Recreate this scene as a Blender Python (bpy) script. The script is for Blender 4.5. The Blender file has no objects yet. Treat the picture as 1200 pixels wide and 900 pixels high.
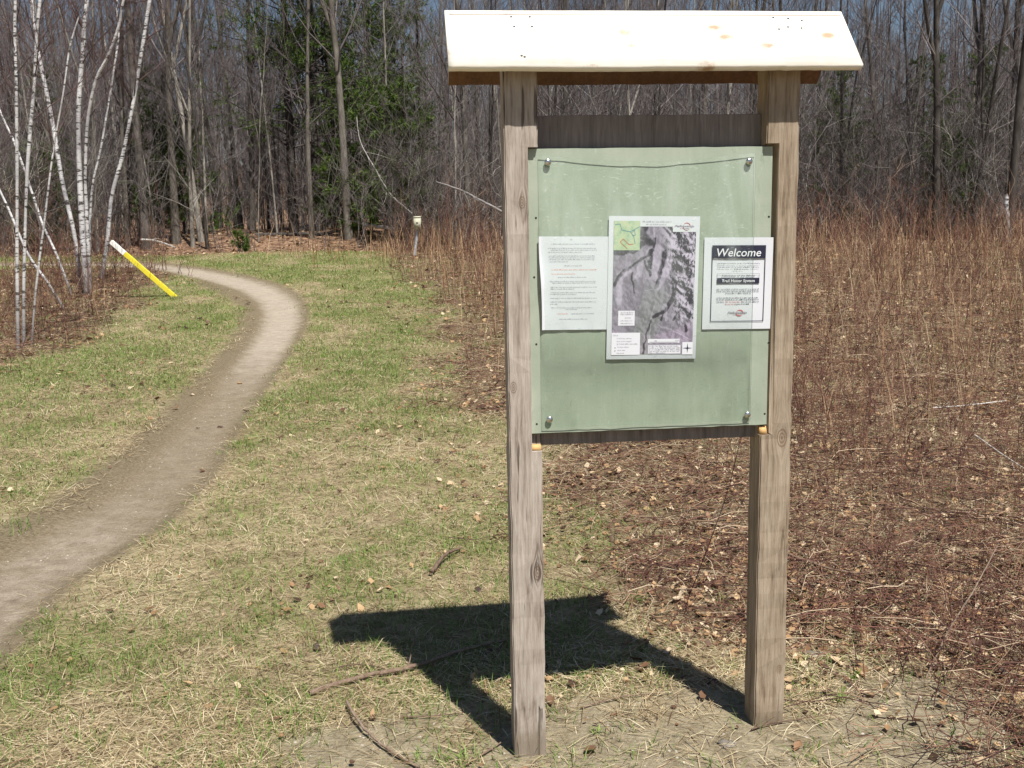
import bpy, bmesh, math
import numpy as np
from mathutils import Matrix, Vector
rng = np.random.default_rng(7)
S = bpy.context.scene
COL = S.collection
EYE = 1.716
R_ = math.radians

# ------------------------------------------------------------------ camera maths
FPX, PIT, ROLL = 1200.0, R_(9.21), R_(-1.01)
F0 = np.array([0, math.cos(PIT), -math.sin(PIT)]); R0 = np.array([1., 0, 0]); U0 = np.cross(R0, F0)
CR = math.cos(ROLL)*R0 + math.sin(ROLL)*U0
CU = -math.sin(ROLL)*R0 + math.cos(ROLL)*U0
CAMP = np.array([0, 0, EYE])
def ray(x, y): return F0 + (x-600)/FPX*CR - (y-450)/FPX*CU
def ss(a, b, x):
    t = np.clip((np.asarray(x, float)-a)/(b-a), 0, 1); return t*t*(3-2*t)
def g0(x, y):
    x = np.asarray(x, float); y = np.asarray(y, float)
    z = .09*ss(-.2, 1.5, x) + .9*ss(6, 32, y) + 1.0*ss(30, 62, y) + 9*ss(58, 175, y) + 15*ss(70, 200, np.abs(x))*ss(20, 60, y)
    f = ss(4, 14, y)
    z = z + .008*np.sin(2.1*x+1)*np.cos(1.7*y) + f*.05*np.sin(.55*x+.4*y)*np.cos(.37*y-.2*x+1) + .004*np.sin(5.3*x+2*y)*np.sin(4.7*y-x)
    z = z + ss(29, 36, y)*.25*np.sin(.45*x+.9)*np.sin(.3*y+.3*x)
    z = z + .45*ss(29.3, 32.5, y)*ss(-12.5, -10.5, x)*(1-ss(-4.5, -2.8, x))*(1-ss(36, 40, y)*.6)
    return z
def gnd(x, y):
    d = ray(x, y); t = 1.; 
    # march
    prev = 0.5
    for t in np.geomspace(.8, 200, 900):
        P = CAMP+d*t
        if P[2] < g0(P[0], P[1]):
            a, b = prev, t
            for _ in range(30):
                m = (a+b)/2; P = CAMP+d*m
                if P[2] < g0(P[0], P[1]): b = m
                else: a = m
            P = CAMP+d*b
            return P
        prev = t
    return P
def at_depth(x, y, Y):          # point of a pixel in the vertical plane at distance Y
    d = ray(x, y); return CAMP + d*(Y/d[1])

# ------------------------------------------------------------------ mesh helpers
def mesh(name, V, faces, mat, rnd=None, smooth=False, extra=None):
    """faces: list of (N,k) int arrays"""
    V = np.ascontiguousarray(V, np.float32)
    me = bpy.data.meshes.new(name)
    faces = [np.asarray(f, np.int32) for f in faces if len(f)]
    me.vertices.add(len(V)); me.vertices.foreach_set('co', V.ravel())
    nl = sum(f.size for f in faces); npoly = sum(len(f) for f in faces)
    me.loops.add(nl); me.loops.foreach_set('vertex_index', np.concatenate([f.ravel() for f in faces]))
    me.polygons.add(npoly)
    tot = np.concatenate([np.full(len(f), f.shape[1], np.int32) for f in faces])
    st = np.concatenate([[0], np.cumsum(tot)[:-1]]).astype(np.int32)
    me.polygons.foreach_set('loop_start', st)
    me.polygons.foreach_set('loop_total', tot)
    if smooth: me.polygons.foreach_set('use_smooth', np.ones(npoly, bool))
    if rnd is not None:
        a = me.attributes.new('rnd', 'FLOAT', 'POINT'); a.data.foreach_set('value', np.ascontiguousarray(rnd, np.float32))
    for k, v in (extra or {}).items():
        v = np.asarray(v, np.float32)
        if v.ndim == 1:
            a = me.attributes.new(k, 'FLOAT', 'POINT'); a.data.foreach_set('value', v)
        else:
            a = me.attributes.new(k, 'FLOAT_COLOR', 'POINT'); a.data.foreach_set('color', np.ascontiguousarray(v).ravel())
    me.update(calc_edges=True); me.validate()
    if mat: me.materials.append(mat)
    return me
def link(name, me, parent=None, loc=None):
    o = bpy.data.objects.new(name, me); COL.objects.link(o)
    if parent: o.parent = parent
    if loc is not None: o.location = loc
    return o
def tag(o, label=None, cat=None, group=None, kind=None):
    if label: o['label'] = label
    if cat: o['category'] = cat
    if group: o['group'] = group
    if kind: o['kind'] = kind
    return o
def thing(name, label, cat, loc=(0, 0, 0), rot=(0, 0, 0), group=None):
    o = bpy.data.objects.new(name, None); COL.objects.link(o); o.location = loc; o.rotation_euler = rot
    o.empty_display_size = .2
    return tag(o, label, cat, group)

def tubes(P, R, sides=4, cap=True):
    """P (M,K,3), R (M,K) -> V, quads"""
    P = np.asarray(P, float); R = np.asarray(R, float); M, K, _ = P.shape
    T = np.gradient(P, axis=1); T /= np.linalg.norm(T, axis=2, keepdims=True)+1e-9
    Tm = T.mean(1); ref = np.where(np.abs(Tm[:, 2:3]) > .8, np.array([[1., 0, 0]]), np.array([[0, 0, 1.]]))
    A = np.cross(T, ref[:, None, :]); A /= np.linalg.norm(A, axis=2, keepdims=True)+1e-9
    B = np.cross(T, A)
    th = np.arange(sides)*2*np.pi/sides
    V = P[:, :, None, :] + R[:, :, None, None]*(np.cos(th)[None, None, :, None]*A[:, :, None, :]+np.sin(th)[None, None, :, None]*B[:, :, None, :])
    V = V.reshape(-1, 3)
    m, k, s = np.meshgrid(np.arange(M), np.arange(K-1), np.arange(sides), indexing='ij')
    b = (m*K+k)*sides; s2 = (s+1) % sides
    Q = np.stack([b+s, b+s2, b+sides+s2, b+sides+s], -1).reshape(-1, 4)[:, ::-1]
    return V, Q
class Acc:
    def __init__(s): s.V = []; s.Q = []; s.T = []; s.r = []; s.n = 0
    def add(s, V, Q=None, T=None, r=0.):
        V = np.asarray(V, float)
        if Q is not None and len(Q): s.Q.append(np.asarray(Q)+s.n)
        if T is not None and len(T): s.T.append(np.asarray(T)+s.n)
        s.V.append(V); r = np.asarray(r, float); s.r.append(np.broadcast_to(r, (len(V),)).copy()); s.n += len(V)
    def build(s, name, mat, smooth=False):
        F = []
        if s.Q: F.append(np.concatenate(s.Q))
        if s.T: F.append(np.concatenate(s.T))
        return mesh(name, np.concatenate(s.V), F, mat, np.concatenate(s.r), smooth)
def box(u0, u1, v0, v1, w0, w1):     # x, z, y(depth)
    V = np.array([[x, y, z] for z in (v0, v1) for y in (w0, w1) for x in (u0, u1)], float)
    Q = np.array([[0, 2, 3, 1], [4, 5, 7, 6], [0, 1, 5, 4], [2, 6, 7, 3], [0, 4, 6, 2], [1, 3, 7, 5]])
    return V, Q
def unit(v): return v/(np.linalg.norm(v, axis=-1, keepdims=True)+1e-9)

# ------------------------------------------------------------------ material DSL
class N:
    def __init__(s, name):
        s.m = bpy.data.materials.new(name); s.m.use_nodes = True; s.t = s.m.node_tree; s.t.nodes.clear()
        s.out = s.t.nodes.new('ShaderNodeOutputMaterial'); s.b = s.t.nodes.new('ShaderNodeBsdfPrincipled')
        s.t.links.new(s.b.outputs[0], s.out.inputs[0]); s.b.inputs['Specular IOR Level'].default_value = .3
    def nd(s, typ, **kw):
        n = s.t.nodes.new(typ)
        for k, v in kw.items(): setattr(n, k, v)
        return n
    def put(s, sock, v):
        if hasattr(v, 'is_output'): s.t.links.new(v, sock)
        elif isinstance(v, (tuple, list)) and len(v) == 3 and sock.type == 'RGBA': sock.default_value = (*v, 1)
        else: sock.default_value = v
    def co(s, kind='Object', scale=(1, 1, 1)):
        n = s.nd('ShaderNodeTexCoord'); mp = s.nd('ShaderNodeMapping'); s.t.links.new(n.outputs[kind], mp.inputs[0]); mp.inputs['Scale'].default_value = scale
        return mp.outputs[0]
    def pos(s, scale=(1, 1, 1)):
        n = s.nd('ShaderNodeNewGeometry'); mp = s.nd('ShaderNodeMapping'); s.t.links.new(n.outputs['Position'], mp.inputs[0]); mp.inputs['Scale'].default_value = scale
        return mp.outputs[0]
    def noise(s, vec, sc, det=4, rough=.55, dist=0):
        n = s.nd('ShaderNodeTexNoise'); s.put(n.inputs['Vector'], vec); n.inputs['Scale'].default_value = sc
        n.inputs['Detail'].default_value = det; n.inputs['Roughness'].default_value = rough; n.inputs['Distortion'].default_value = dist
        return n.outputs['Fac']
    def vor(s, vec, sc, feat='F1', out='Distance', rnd=1):
        n = s.nd('ShaderNodeTexVoronoi', feature=feat); s.put(n.inputs['Vector'], vec); n.inputs['Scale'].default_value = sc; n.inputs['Randomness'].default_value = rnd
        return n.outputs[out]
    def math(s, op, a, b=0., clamp=False, c=None):
        n = s.nd('ShaderNodeMath', operation=op, use_clamp=clamp); s.put(n.inputs[0], a); s.put(n.inputs[1], b)
        if c is not None: s.put(n.inputs[2], c)
        return n.outputs[0]
    def rampf(s, f, a, b, lo=0., hi=1.):
        n = s.nd('ShaderNodeMapRange', clamp=True, interpolation_type='SMOOTHSTEP'); s.put(n.inputs[0], f)
        n.inputs[1].default_value = a; n.inputs[2].default_value = b; n.inputs[3].default_value = lo; n.inputs[4].default_value = hi
        return n.outputs[0]
    def ramp(s, f, stops, interp='LINEAR'):
        n = s.nd('ShaderNodeValToRGB'); s.put(n.inputs[0], f); e = n.color_ramp.elements; n.color_ramp.interpolation = interp
        while len(e) < len(stops): e.new(.5)
        for el, (p, c) in zip(e, stops): el.position = p; el.color = (*c, 1)
        return n.outputs[0]
    def mix(s, f, a, b, typ='MIX'):
        n = s.nd('ShaderNodeMix', data_type='RGBA', blend_type=typ); s.put(n.inputs[0], f); s.put(n.inputs[6], a); s.put(n.inputs[7], b)
        return n.outputs[2]
    def attr(s, name, out='Fac'):
        n = s.nd('ShaderNodeAttribute', attribute_name=name); return n.outputs[out]
    def objrnd(s):
        return s.nd('ShaderNodeObjectInfo').outputs['Random']
    def bump(s, h, dist, strength=1):
        n = s.nd('ShaderNodeBump'); s.put(n.inputs['Height'], h); n.inputs['Distance'].default_value = dist; n.inputs['Strength'].default_value = strength
        s.t.links.new(n.outputs[0], s.b.inputs['Normal']); return n.outputs[0]
    def fin(s, col, rough=.8, spec=None):
        s.put(s.b.inputs['Base Color'], col); s.put(s.b.inputs['Roughness'], rough)
        if spec is not None: s.b.inputs['Specular IOR Level'].default_value = spec
        return s.m

def flat(name, col, rough=.7, spec=.3):
    return N(name).fin(col, rough, spec)
def rndmat(name, stops, rough=.75, spec=.2, trans=0, var=None):
    n = N(name); c = n.ramp(n.attr('rnd'), stops)
    if var:
        c = n.mix(n.rampf(n.noise(n.pos(), var[0], 2), .35, .65), c, var[1], 'MULTIPLY')
    n.fin(c, rough, spec)
    if trans:
        t = n.nd('ShaderNodeBsdfTranslucent'); n.put(t.inputs[0], c)
        mx = n.nd('ShaderNodeMixShader'); mx.inputs[0].default_value = trans
        n.t.links.new(n.b.outputs[0], mx.inputs[1]); n.t.links.new(t.outputs[0], mx.inputs[2]); n.t.links.new(mx.outputs[0], n.out.inputs[0])
    return n.m

# ------------------------------------------------------------------ trail course
# left / right edge pixels of the worn path
EDGES = [((-420, 900), (-330, 1080)), ((-150, 745), (-90, 850)), ((0, 648), (0, 748)), ((55, 612), (70, 695)), ((120, 572), (150, 648)), ((178, 522), (222, 592)),
         ((222, 476), (270, 520)), ((254, 438), (315, 457)), ((281, 404), (347, 408)), ((297, 378), (362, 376)), ((296, 358), (359, 354)), ((278, 344), (340, 338)),
         ((252, 334), (300, 325)), ((222, 325), (262, 317)), ((188, 317), (214, 310.5)), ((140, 313), (150, 306.5)), ((60, 313), (60, 306)), ((-80, 315), (-80, 307))]
L_ = np.array([gnd(*a)[:2] for a, b in EDGES]); Rr = np.array([gnd(*b)[:2] for a, b in EDGES])
CEN = (L_+Rr)/2; _t = np.gradient(CEN, axis=0); _t = _t/np.linalg.norm(_t, axis=1, keepdims=True); HW = np.abs(_t[:, 0]*(L_-Rr)[:, 1]-_t[:, 1]*(L_-Rr)[:, 0])/2; print('trail half widths', HW.round(2))
HW = np.clip(HW, .3, .62); HW[:9] *= np.linspace(1.2, 1.0, 9)
def catm(P, n):
    P = np.asarray(P, float); out = []
    for i in range(len(P)-1):
        p0, p1, p2, p3 = P[max(i-1, 0)], P[i], P[i+1], P[min(i+2, len(P)-1)]
        for t in np.linspace(0, 1, n, endpoint=False):
            out.append(.5*((2*p1)+(-p0+p2)*t+(2*p0-5*p1+4*p2-p3)*t*t+(-p0+3*p1-3*p2+p3)*t**3))
    out.append(P[-1]); return np.array(out)
CD = catm(np.column_stack([CEN, HW]), 24)
CUT = 24*12
# the bottom of the list was taken from far outside the frame; keep it simple
def pathm(x, y):
    """distance to the trail's middle divided by its half width"""
    x = np.ravel(x); y = np.ravel(y); out = np.empty(len(x))
    for i in range(0, len(x), 20000):
        dx = x[i:i+20000, None]-CD[None, :, 0]; dy = y[i:i+20000, None]-CD[None, :, 1]
        out[i:i+20000] = (np.sqrt(dx*dx+dy*dy)/CD[None, :, 2]).min(1)
    return out
def pedge(x, y, p=None):
    """like pathm, but the worn soil reaches farther out on the inner (left) side of the bend"""
    x = np.ravel(x); y = np.ravel(y); p = pathm(x, y) if p is None else np.ravel(p)
    xc = np.interp(y, CD[:CUT, 1], CD[:CUT, 0]); return np.where((x < xc) & (y < CD[CUT, 1]), p*.66, p)
def vnoise(x, y, s, seed=0):
    """cheap smooth value noise 0..1"""
    r = np.random.default_rng(seed).random((64, 64)); x = np.asarray(x)*s+100; y = np.asarray(y)*s+100
    i = np.floor(x).astype(int); j = np.floor(y).astype(int); fx = x-i; fy = y-j; fx = fx*fx*(3-2*fx); fy = fy*fy*(3-2*fy)
    g = lambda a, b: r[a % 64, b % 64]
    return (g(i, j)*(1-fx)+g(i+1, j)*fx)*(1-fy)+(g(i, j+1)*(1-fx)+g(i+1, j+1)*fx)*fy
def g(x, y, p=None):
    p = pathm(x, y).reshape(np.shape(x)) if p is None else p
    return g0(x, y) - .05*(1-ss(.5, 1.15, p))
_b = np.array([gnd(*q)[:2] for q in ((20, 440), (60, 412), (125, 390), (150, 362), (172, 338), (205, 322), (225, 312))]); LBX = _b[:, 0]; LBY = _b[:, 1]
def brushm(x, y):
    bx = np.interp(y, [0, 3.5, 5, 6.5, 8, 12, 18, 28], [1.5, 1.2, 1.35, 1.25, .95, .05, -1.2, -3.2])
    wob = (vnoise(x, y, .9, 3)-.5)*1.4*ss(3, 9, y)
    m = ss(-.45, .9, (x-bx+wob)/np.interp(y, [3, 8, 20], [.9, 1.4, 2.0]))
    lb = (1-ss(-.25, .35, x-np.interp(y, LBY, LBX)+(vnoise(x, y, 1.1, 5)-.5)*.8))*ss(LBY[0]-.2, LBY[0]+.8, y+(vnoise(x, y, 1.3, 6)-.5)*.8)*(1-ss(LBY[-1]-.5, LBY[-1]+.5, y))
    return np.maximum(m*(1-ss(27, 34, y+(vnoise(x, y, .5, 7)-.5)*6)), lb)
def duffm(x, y):
    wob = (vnoise(x, y, 1.1, 13)-.5)*1.0+(vnoise(x, y, 3.1, 14)-.5)*.5
    d_ = ss(-.45, .5, x-np.interp(y, [3.2, 3.9, 4.6, 6, 8, 12, 18, 28], [1.5, 1.0, .35, .0, -.25, -.75, -1.6, -3.1])+wob)*ss(3.0, 3.7, y+.35*np.maximum(x-.9, 0)*2)
    return np.maximum(d_*(1-ss(27, 34, y)), brushm(x, y))
def litterm(x, y): 
    return ss(-1, 1, y-(28.6+.8*np.sin(.3*x)+ (vnoise(x, y, .5, 9)-.5)*1.5 - .12*np.maximum(x-4, 0)))
def sandm(x, y):
    a = np.hypot((x-.30)/1.0, (y-2.98)/.5); b = np.hypot((x-1.15)/.5, (y-3.0)/.42); c = np.hypot((x+.45)/.4, (y-3.1)/.3)
    return 1-ss(.55, 1.2, np.minimum(np.minimum(a, b), c)+(vnoise(x, y, 5, 2)-.5)*.7)
def greenm(x, y):
    n = vnoise(x, y, 1.3, 11)*.6+vnoise(x, y, 3.7, 12)*.4
    base = np.interp(y, [2, 5, 9, 14, 20, 30], [.40, .44, .52, .62, .72, .80])
    left = 1-ss(-.4, .8, x-np.interp(y, [2, 6, 12, 20, 30], [0.2, .6, .2, 0, -2.5]))
    left = np.maximum(left, .45)
    return np.clip(base*left*(.05+1.95*n)*.92, 0, 1)

# ------------------------------------------------------------------ ground material
gm = N('ground_soil_and_turf')
P = gm.pos()
path = gm.attr('w_path'); green = gm.attr('w_green'); lit = gm.attr('w_litter'); sand = gm.attr('w_sand'); bru = gm.attr('w_brush')
clod = gm.noise(P, 11, 7, .75); fine = gm.noise(P, 55, 6, .7); mid = gm.noise(P, 7, 5, .65); big = gm.noise(P, 1.3, 3)
strw = gm.noise(gm.pos((1, 5, 1)), 26, 5, .7, .8)
strw2 = gm.noise(gm.pos((5, 1, 1)), 24, 5, .7, .8)
thatch = gm.ramp(gm.math('ADD', gm.math('MULTIPLY', clod, .5), gm.math('ADD', gm.math('MULTIPLY', strw, .25), gm.math('MULTIPLY', strw2, .25))), [(.3, (.07, .05, .03)), (.44, (.22, .17, .10)), (.54, (.40, .33, .20)), (.68, (.56, .48, .31))])
grn = gm.ramp(gm.math('ADD', gm.math('MULTIPLY', fine, .5), gm.math('MULTIPLY', mid, .5)), [(.34, (.07, .08, .028)), (.5, (.19, .195, .075)), (.64, (.34, .31, .15))])
turf = gm.mix(gm.math('MULTIPLY', gm.rampf(gm.math('ADD', green, gm.math('MULTIPLY', gm.math('SUBTRACT', mid, .5), 1.4)), .3, .75), .85), thatch, grn)
brc = gm.ramp(gm.math('ADD', gm.math('MULTIPLY', fine, .3), gm.math('ADD', gm.math('MULTIPLY', strw, .3), gm.math('MULTIPLY', clod, .4))), [(.32, (.03, .02, .014)), (.46, (.11, .07, .047)), (.56, (.21, .145, .092)), (.68, (.36, .26, .17))])
c = gm.mix(gm.math('MULTIPLY', bru, .93), turf, brc)
lv = gm.vor(P, 9, out='Color')
lsep = gm.nd('ShaderNodeSeparateColor'); gm.put(lsep.inputs[0], lv)
ltc = gm.ramp(gm.math('ADD', gm.math('MULTIPLY', lsep.outputs[0], .7), gm.math('MULTIPLY', mid, .3)), [(.1, (.09, .05, .035)), (.45, (.22, .13, .085)), (.75, (.34, .22, .14)), (.95, (.42, .32, .22))])
c = gm.mix(lit, c, ltc)
snd = gm.ramp(gm.math('ADD', gm.math('MULTIPLY', fine, .45), gm.math('MULTIPLY', clod, .55)), [(.34, (.13, .10, .06)), (.5, (.31, .26, .175)), (.66, (.46, .395, .28))])
c = gm.mix(gm.math('MULTIPLY', sand, .9), c, snd)
# trail: packed pale grit in the middle, darker damp soil towards its rims
gritn = gm.noise(gm.pos(), 140, 4, .8)
dirt = gm.ramp(gm.math('ADD', gm.math('MULTIPLY', gritn, .45), gm.math('MULTIPLY', gm.noise(P, 9, 8, .75), .55)), [(.36, (.15, .112, .078)), (.5, (.285, .232, .175)), (.64, (.43, .365, .29))])
soil = gm.ramp(fine, [(.3, (.10, .075, .045)), (.5, (.19, .15, .095)), (.7, (.28, .23, .15))])
core = gm.rampf(gm.math('ADD', path, gm.math('MULTIPLY', gm.math('SUBTRACT', gm.noise(P, 5, 9, .8), .5), 1.0)), .40, 1.05)
rim = gm.rampf(gm.math('ADD', gm.attr('w_soil'), gm.math('MULTIPLY', gm.math('SUBTRACT', gm.noise(P, 5, 6, .7), .5), 1.5)), .15, .85)
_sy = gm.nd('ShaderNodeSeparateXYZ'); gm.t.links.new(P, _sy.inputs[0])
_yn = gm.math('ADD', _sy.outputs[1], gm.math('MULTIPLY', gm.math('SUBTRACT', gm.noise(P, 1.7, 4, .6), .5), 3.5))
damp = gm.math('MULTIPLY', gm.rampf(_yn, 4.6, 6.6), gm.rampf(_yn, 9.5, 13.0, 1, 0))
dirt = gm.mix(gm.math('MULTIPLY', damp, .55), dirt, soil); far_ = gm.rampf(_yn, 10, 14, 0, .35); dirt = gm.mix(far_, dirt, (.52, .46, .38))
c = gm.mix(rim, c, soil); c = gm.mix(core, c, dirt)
gm.bump(gm.math('ADD', gm.math('MULTIPLY', fine, .6), gm.math('ADD', gm.math('MULTIPLY', gm.math('MULTIPLY', strw, .5), gm.math('SUBTRACT', 1, path)), mid)), .02, .9)
MG = gm.fin(c, .95, .1)

def zoneattrs(x, y, p=None):
    p = pathm(x, y) if p is None else p
    # worn rim: wider on the inside of the bend, as in the photo
    pe = pedge(x, y, p); return dict(w_path=1-ss(.15, 1.5, p), w_soil=1-ss(.7, 1.35, pe), w_green=greenm(x, y), w_litter=litterm(x, y), w_sand=sandm(x, y), w_brush=duffm(x, y))

# ground sheet: polar grid round the camera foot, reaches the horizon
ang = np.concatenate([np.arange(-44, 44, .42), np.arange(44, 316, 6)]); ang = np.radians(ang)
rad = np.concatenate([[.0], np.geomspace(.5, 60, 400), np.geomspace(62, 900, 70)])
A, Rd = np.meshgrid(ang, rad); X = Rd*np.sin(A); Y = Rd*np.cos(A); pm = pathm(X.ravel(), Y.ravel())
Z = g(X.ravel(), Y.ravel(), pm)
na, nr = len(ang), len(rad)
i, j = np.meshgrid(np.arange(nr-1), np.arange(na), indexing='ij'); j2 = (j+1) % na
Q = np.stack([i*na+j, (i+1)*na+j, (i+1)*na+j2, i*na+j2], -1).reshape(-1, 4)[:, ::-1]
V = np.column_stack([X.ravel(), Y.ravel(), Z])
me = mesh('ground', V, [Q], MG, smooth=True, extra=zoneattrs(V[:, 0], V[:, 1], pm))
tag(link('ground', me), kind='structure')
# trail sheet
T = np.gradient(CD[:, :2], axis=0); T = unit(T); Nn = np.column_stack([-T[:, 1], T[:, 0]])
us = np.linspace(-1.25, 1.25, 21)
TX = CD[:, None, 0]+Nn[:, None, 0]*CD[:, None, 2]*us; TY = CD[:, None, 1]+Nn[:, None, 1]*CD[:, None, 2]*us
tp = np.abs(us)[None, :]+0*TX
TZ = g0(TX, TY)-.05*(1-ss(.5, 1.15, tp))+.012-.05*ss(.95, 1.25, tp)+.006*(vnoise(TX, TY, 3, 4)-.5)
m_, k_ = TX.shape; i, j = np.meshgrid(np.arange(m_-1), np.arange(k_-1), indexing='ij')
Q = np.stack([i*k_+j, i*k_+j+1, (i+1)*k_+j+1, (i+1)*k_+j], -1).reshape(-1, 4)[:, ::-1]
V = np.column_stack([TX.ravel(), TY.ravel(), TZ.ravel()])
ex = zoneattrs(V[:, 0], V[:, 1]); 
tag(link('trail', mesh('trail', V, [Q], MG, smooth=True, extra=ex)), kind='structure')

# ------------------------------------------------------------------ scattered ground cover
def scatter(n, dmin=1.5, dmax=34, half=43):
    d = np.exp(rng.uniform(np.log(dmin), np.log(dmax), n)); a = np.radians(rng.uniform(-half, half, n))
    return d*np.sin(a), d*np.cos(a), d
def blades(x, y, z, az, L, W, lift, droop, r, acc):
    """narrow leaf strips; lift = start angle above ground, droop = bend"""
    n = len(x); b = np.column_stack([x, y, z]); h = np.column_stack([np.cos(az), np.sin(az), 0*az]); s = np.column_stack([-np.sin(az), np.cos(az), 0*az])*(W/2)[:, None]
    e1 = lift; e2 = lift-droop
    m = b+(h*np.cos(e1)[:, None]+np.array([0, 0, 1])*np.sin(e1)[:, None])*(L*.5)[:, None]
    t = m+(h*np.cos(e2)[:, None]+np.array([0, 0, 1])*np.sin(e2)[:, None])*(L*.5)[:, None]
    V = np.stack([b-s, b+s, m+s*.85, m-s*.85, t], 1).reshape(-1, 3); k = np.arange(n)*5
    acc.add(V, Q=np.stack([k, k+1, k+2, k+3], 1), T=np.stack([k+3, k+2, k+4], 1), r=np.repeat(r, 5))
def stuff(name, acc, mat, label, cat, smooth=False):
    o = link(name, acc.build(name, mat, smooth)); tag(o, label, cat, kind='stuff'); return o
M_straw = rndmat('dry_straw', [(0, (.11, .068, .04)), (.25, (.27, .185, .10)), (.6, (.53, .42, .25)), (1, (.84, .73, .50))], .7, .25, .15)
M_green = rndmat('spring_grass', [(0, (.075, .13, .02)), (.5, (.16, .25, .05)), (1, (.32, .39, .12))], .55, .3, .3)
def keepout(x, y): return ~(((np.abs(x+.0) < .07) & (np.abs(y-3.12) < .07)) | ((np.abs(x-.77) < .07) & (np.abs(y-3.2) < .07)))
# straw lying flat
acc = Acc(); n = 400000; x, y, d = scatter(n); xa_, ya_, da_ = scatter(420000, 5.5, 31, 40); _k = rng.random(len(da_)) < ss(5.5, 10, da_); x = np.concatenate([x, xa_[_k]]); y = np.concatenate([y, ya_[_k]]); d = np.concatenate([d, da_[_k]]); n = len(x)
p = pathm(x, y); cl = vnoise(x, y, 2.2, 21)*.5+vnoise(x, y, 6, 22)*.5; p = pedge(x, y, p)
prob = (.35+1.1*cl)*ss(.65, 1.35, p+(vnoise(x, y, 4, 23)-.5)*.9)*(1-.88*sandm(x, y))*(1-.55*litterm(x, y))*(1-.32*duffm(x, y))*(1-.35*greenm(x, y))
k = (rng.random(n) < prob) & keepout(x, y); x, y, d = x[k], y[k], d[k]; n = len(x)
sc = np.maximum(1, (d/4.5)**.72)
az = rng.normal(0, 1.25, n)+np.where(rng.random(n) < .5, 0, np.pi)+.6*np.sin(x*1.3+y)
z = g(x, y)+.002+rng.random(n)**2*.012
blades(x, y, z, az, rng.uniform(.03, .15, n)*sc**.4, rng.uniform(.0012, .0030, n)*sc, rng.uniform(-.05, .28, n), rng.uniform(0, .4, n), np.clip(rng.normal(.47, .25, n)+.5*(cl[k]-.5), 0, 1), acc)
stuff('dry_grass', acc, M_straw, 'matted dry tan grass lying over the meadow', 'dry grass')
# green blades in tufts
acc = Acc(); x, y, d = scatter(60000); xa_, ya_, da_ = scatter(60000, 5.5, 31, 40); _k = rng.random(len(da_)) < ss(5.5, 12, da_); xa_, ya_, da_ = xa_[_k], ya_[_k], da_[_k]; x = np.concatenate([x, xa_]); y = np.concatenate([y, ya_]); d = np.concatenate([d, da_]); nt = len(x)
gr = greenm(x, y); p = pedge(x, y)
k = (rng.random(nt) < (gr**1.25*1.25+.02)*ss(.75, 1.5, p+(vnoise(x, y, 3, 31)-.5)*.9)*(1-.75*sandm(x, y))*(1-litterm(x, y))*(1-.88*duffm(x, y)))
x, y, d = x[k], y[k], d[k]; nb = 9; n = len(x)*nb
sc = np.repeat(np.maximum(1, (d/4.5)**.6), nb)
spread = .035*sc; X_ = np.repeat(x, nb)+rng.normal(0, 1, n)*spread; Y_ = np.repeat(y, nb)+rng.normal(0, 1, n)*spread
blades(X_, Y_, g(X_, Y_)-.002, rng.uniform(0, 2*np.pi, n), rng.uniform(.025, .075, n)*sc**.35, rng.uniform(.0018, .0036, n)*sc, rng.uniform(.35, 1.35, n), rng.uniform(.1, .9, n), np.clip(np.repeat(rng.random(len(x)), nb)*.6+rng.random(n)*.4, 0, 1), acc)
stuff('green_grass', acc, M_green, 'short green spring grass growing through the dry thatch', 'grass')

# dead leaves
def leaves(x, y, z, size, r, acc, tilt=.35):
    n = len(x); az = rng.uniform(0, 2*np.pi, n)
    u = np.linspace(-1, 1, 4); sh = np.array([0, .85, .8, 0.])*.5
    pts = []
    ca, sa = np.cos(az), np.sin(az); cu = rng.uniform(-.1, .6, n); tx = rng.normal(0, tilt, n); ty = rng.normal(0, tilt, n)
    for a_, w_ in zip(u, sh):
        for s_ in ((-1, 0, 1)):
            lx = a_*.5*np.ones(n); ly = s_*w_*(.75+.25*np.sin(az*7+a_*3)); lz = cu*(np.abs(s_)*w_*.7+.25*a_*a_)+tx*lx+ty*ly+.08*np.sin(az*3+a_*4+s_)
            pts.append(np.column_stack([x+size*(lx*ca-ly*sa), y+size*(lx*sa+ly*ca), z+size*(lz+.12)]))
    V = np.stack(pts, 1).reshape(-1, 3); b = (np.arange(n)*12)[:, None]
    Q = []
    for i in range(3):
        for s_ in range(2): Q.append(b+np.array([[i*3+s_, i*3+s_+1, i*3+s_+4, i*3+s_+3]]))
    acc.add(V, Q=np.concatenate(Q), r=np.repeat(r, 12))
M_leaf = rndmat('dead_leaves', [(0, (.05, .028, .02)), (.35, (.13, .07, .042)), (.6, (.28, .155, .08)), (.82, (.50, .33, .17)), (1, (.68, .54, .37))], .6, .35, .2)
acc = Acc(); n = 190000; x, y, d = scatter(n, 1.6, 40)
k = rng.random(n) < np.clip((.07+.13*(x > -.5)*(y > 3.4)*(y < 10)*(vnoise(x, y, .9, 44) > .35)-.06+.62*duffm(x, y)*(.15+1.5*vnoise(x, y, 2.0, 46)**1.5)+.6*litterm(x, y)+.12*(vnoise(x, y, 1.1, 41) > .7))*ss(.9, 1.5, pathm(x, y)+.2*rng.random(n))*(1-.5*sandm(x, y)), .0025, 1)
x, y, d = x[k], y[k], d[k]; n = len(x); B_ = brushm(x, y)
leaves(x, y, g(x, y)+rng.uniform(0, .015, n), (.012+.040*rng.random(n)**1.9)*np.maximum(1, (d/6)**.6), np.clip(rng.normal(.56, .3, n), 0, 1), acc)
stuff('fallen_leaves', acc, M_leaf, 'scattered brown dead leaves on the grass and among the brush', 'fallen leaves')
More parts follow.
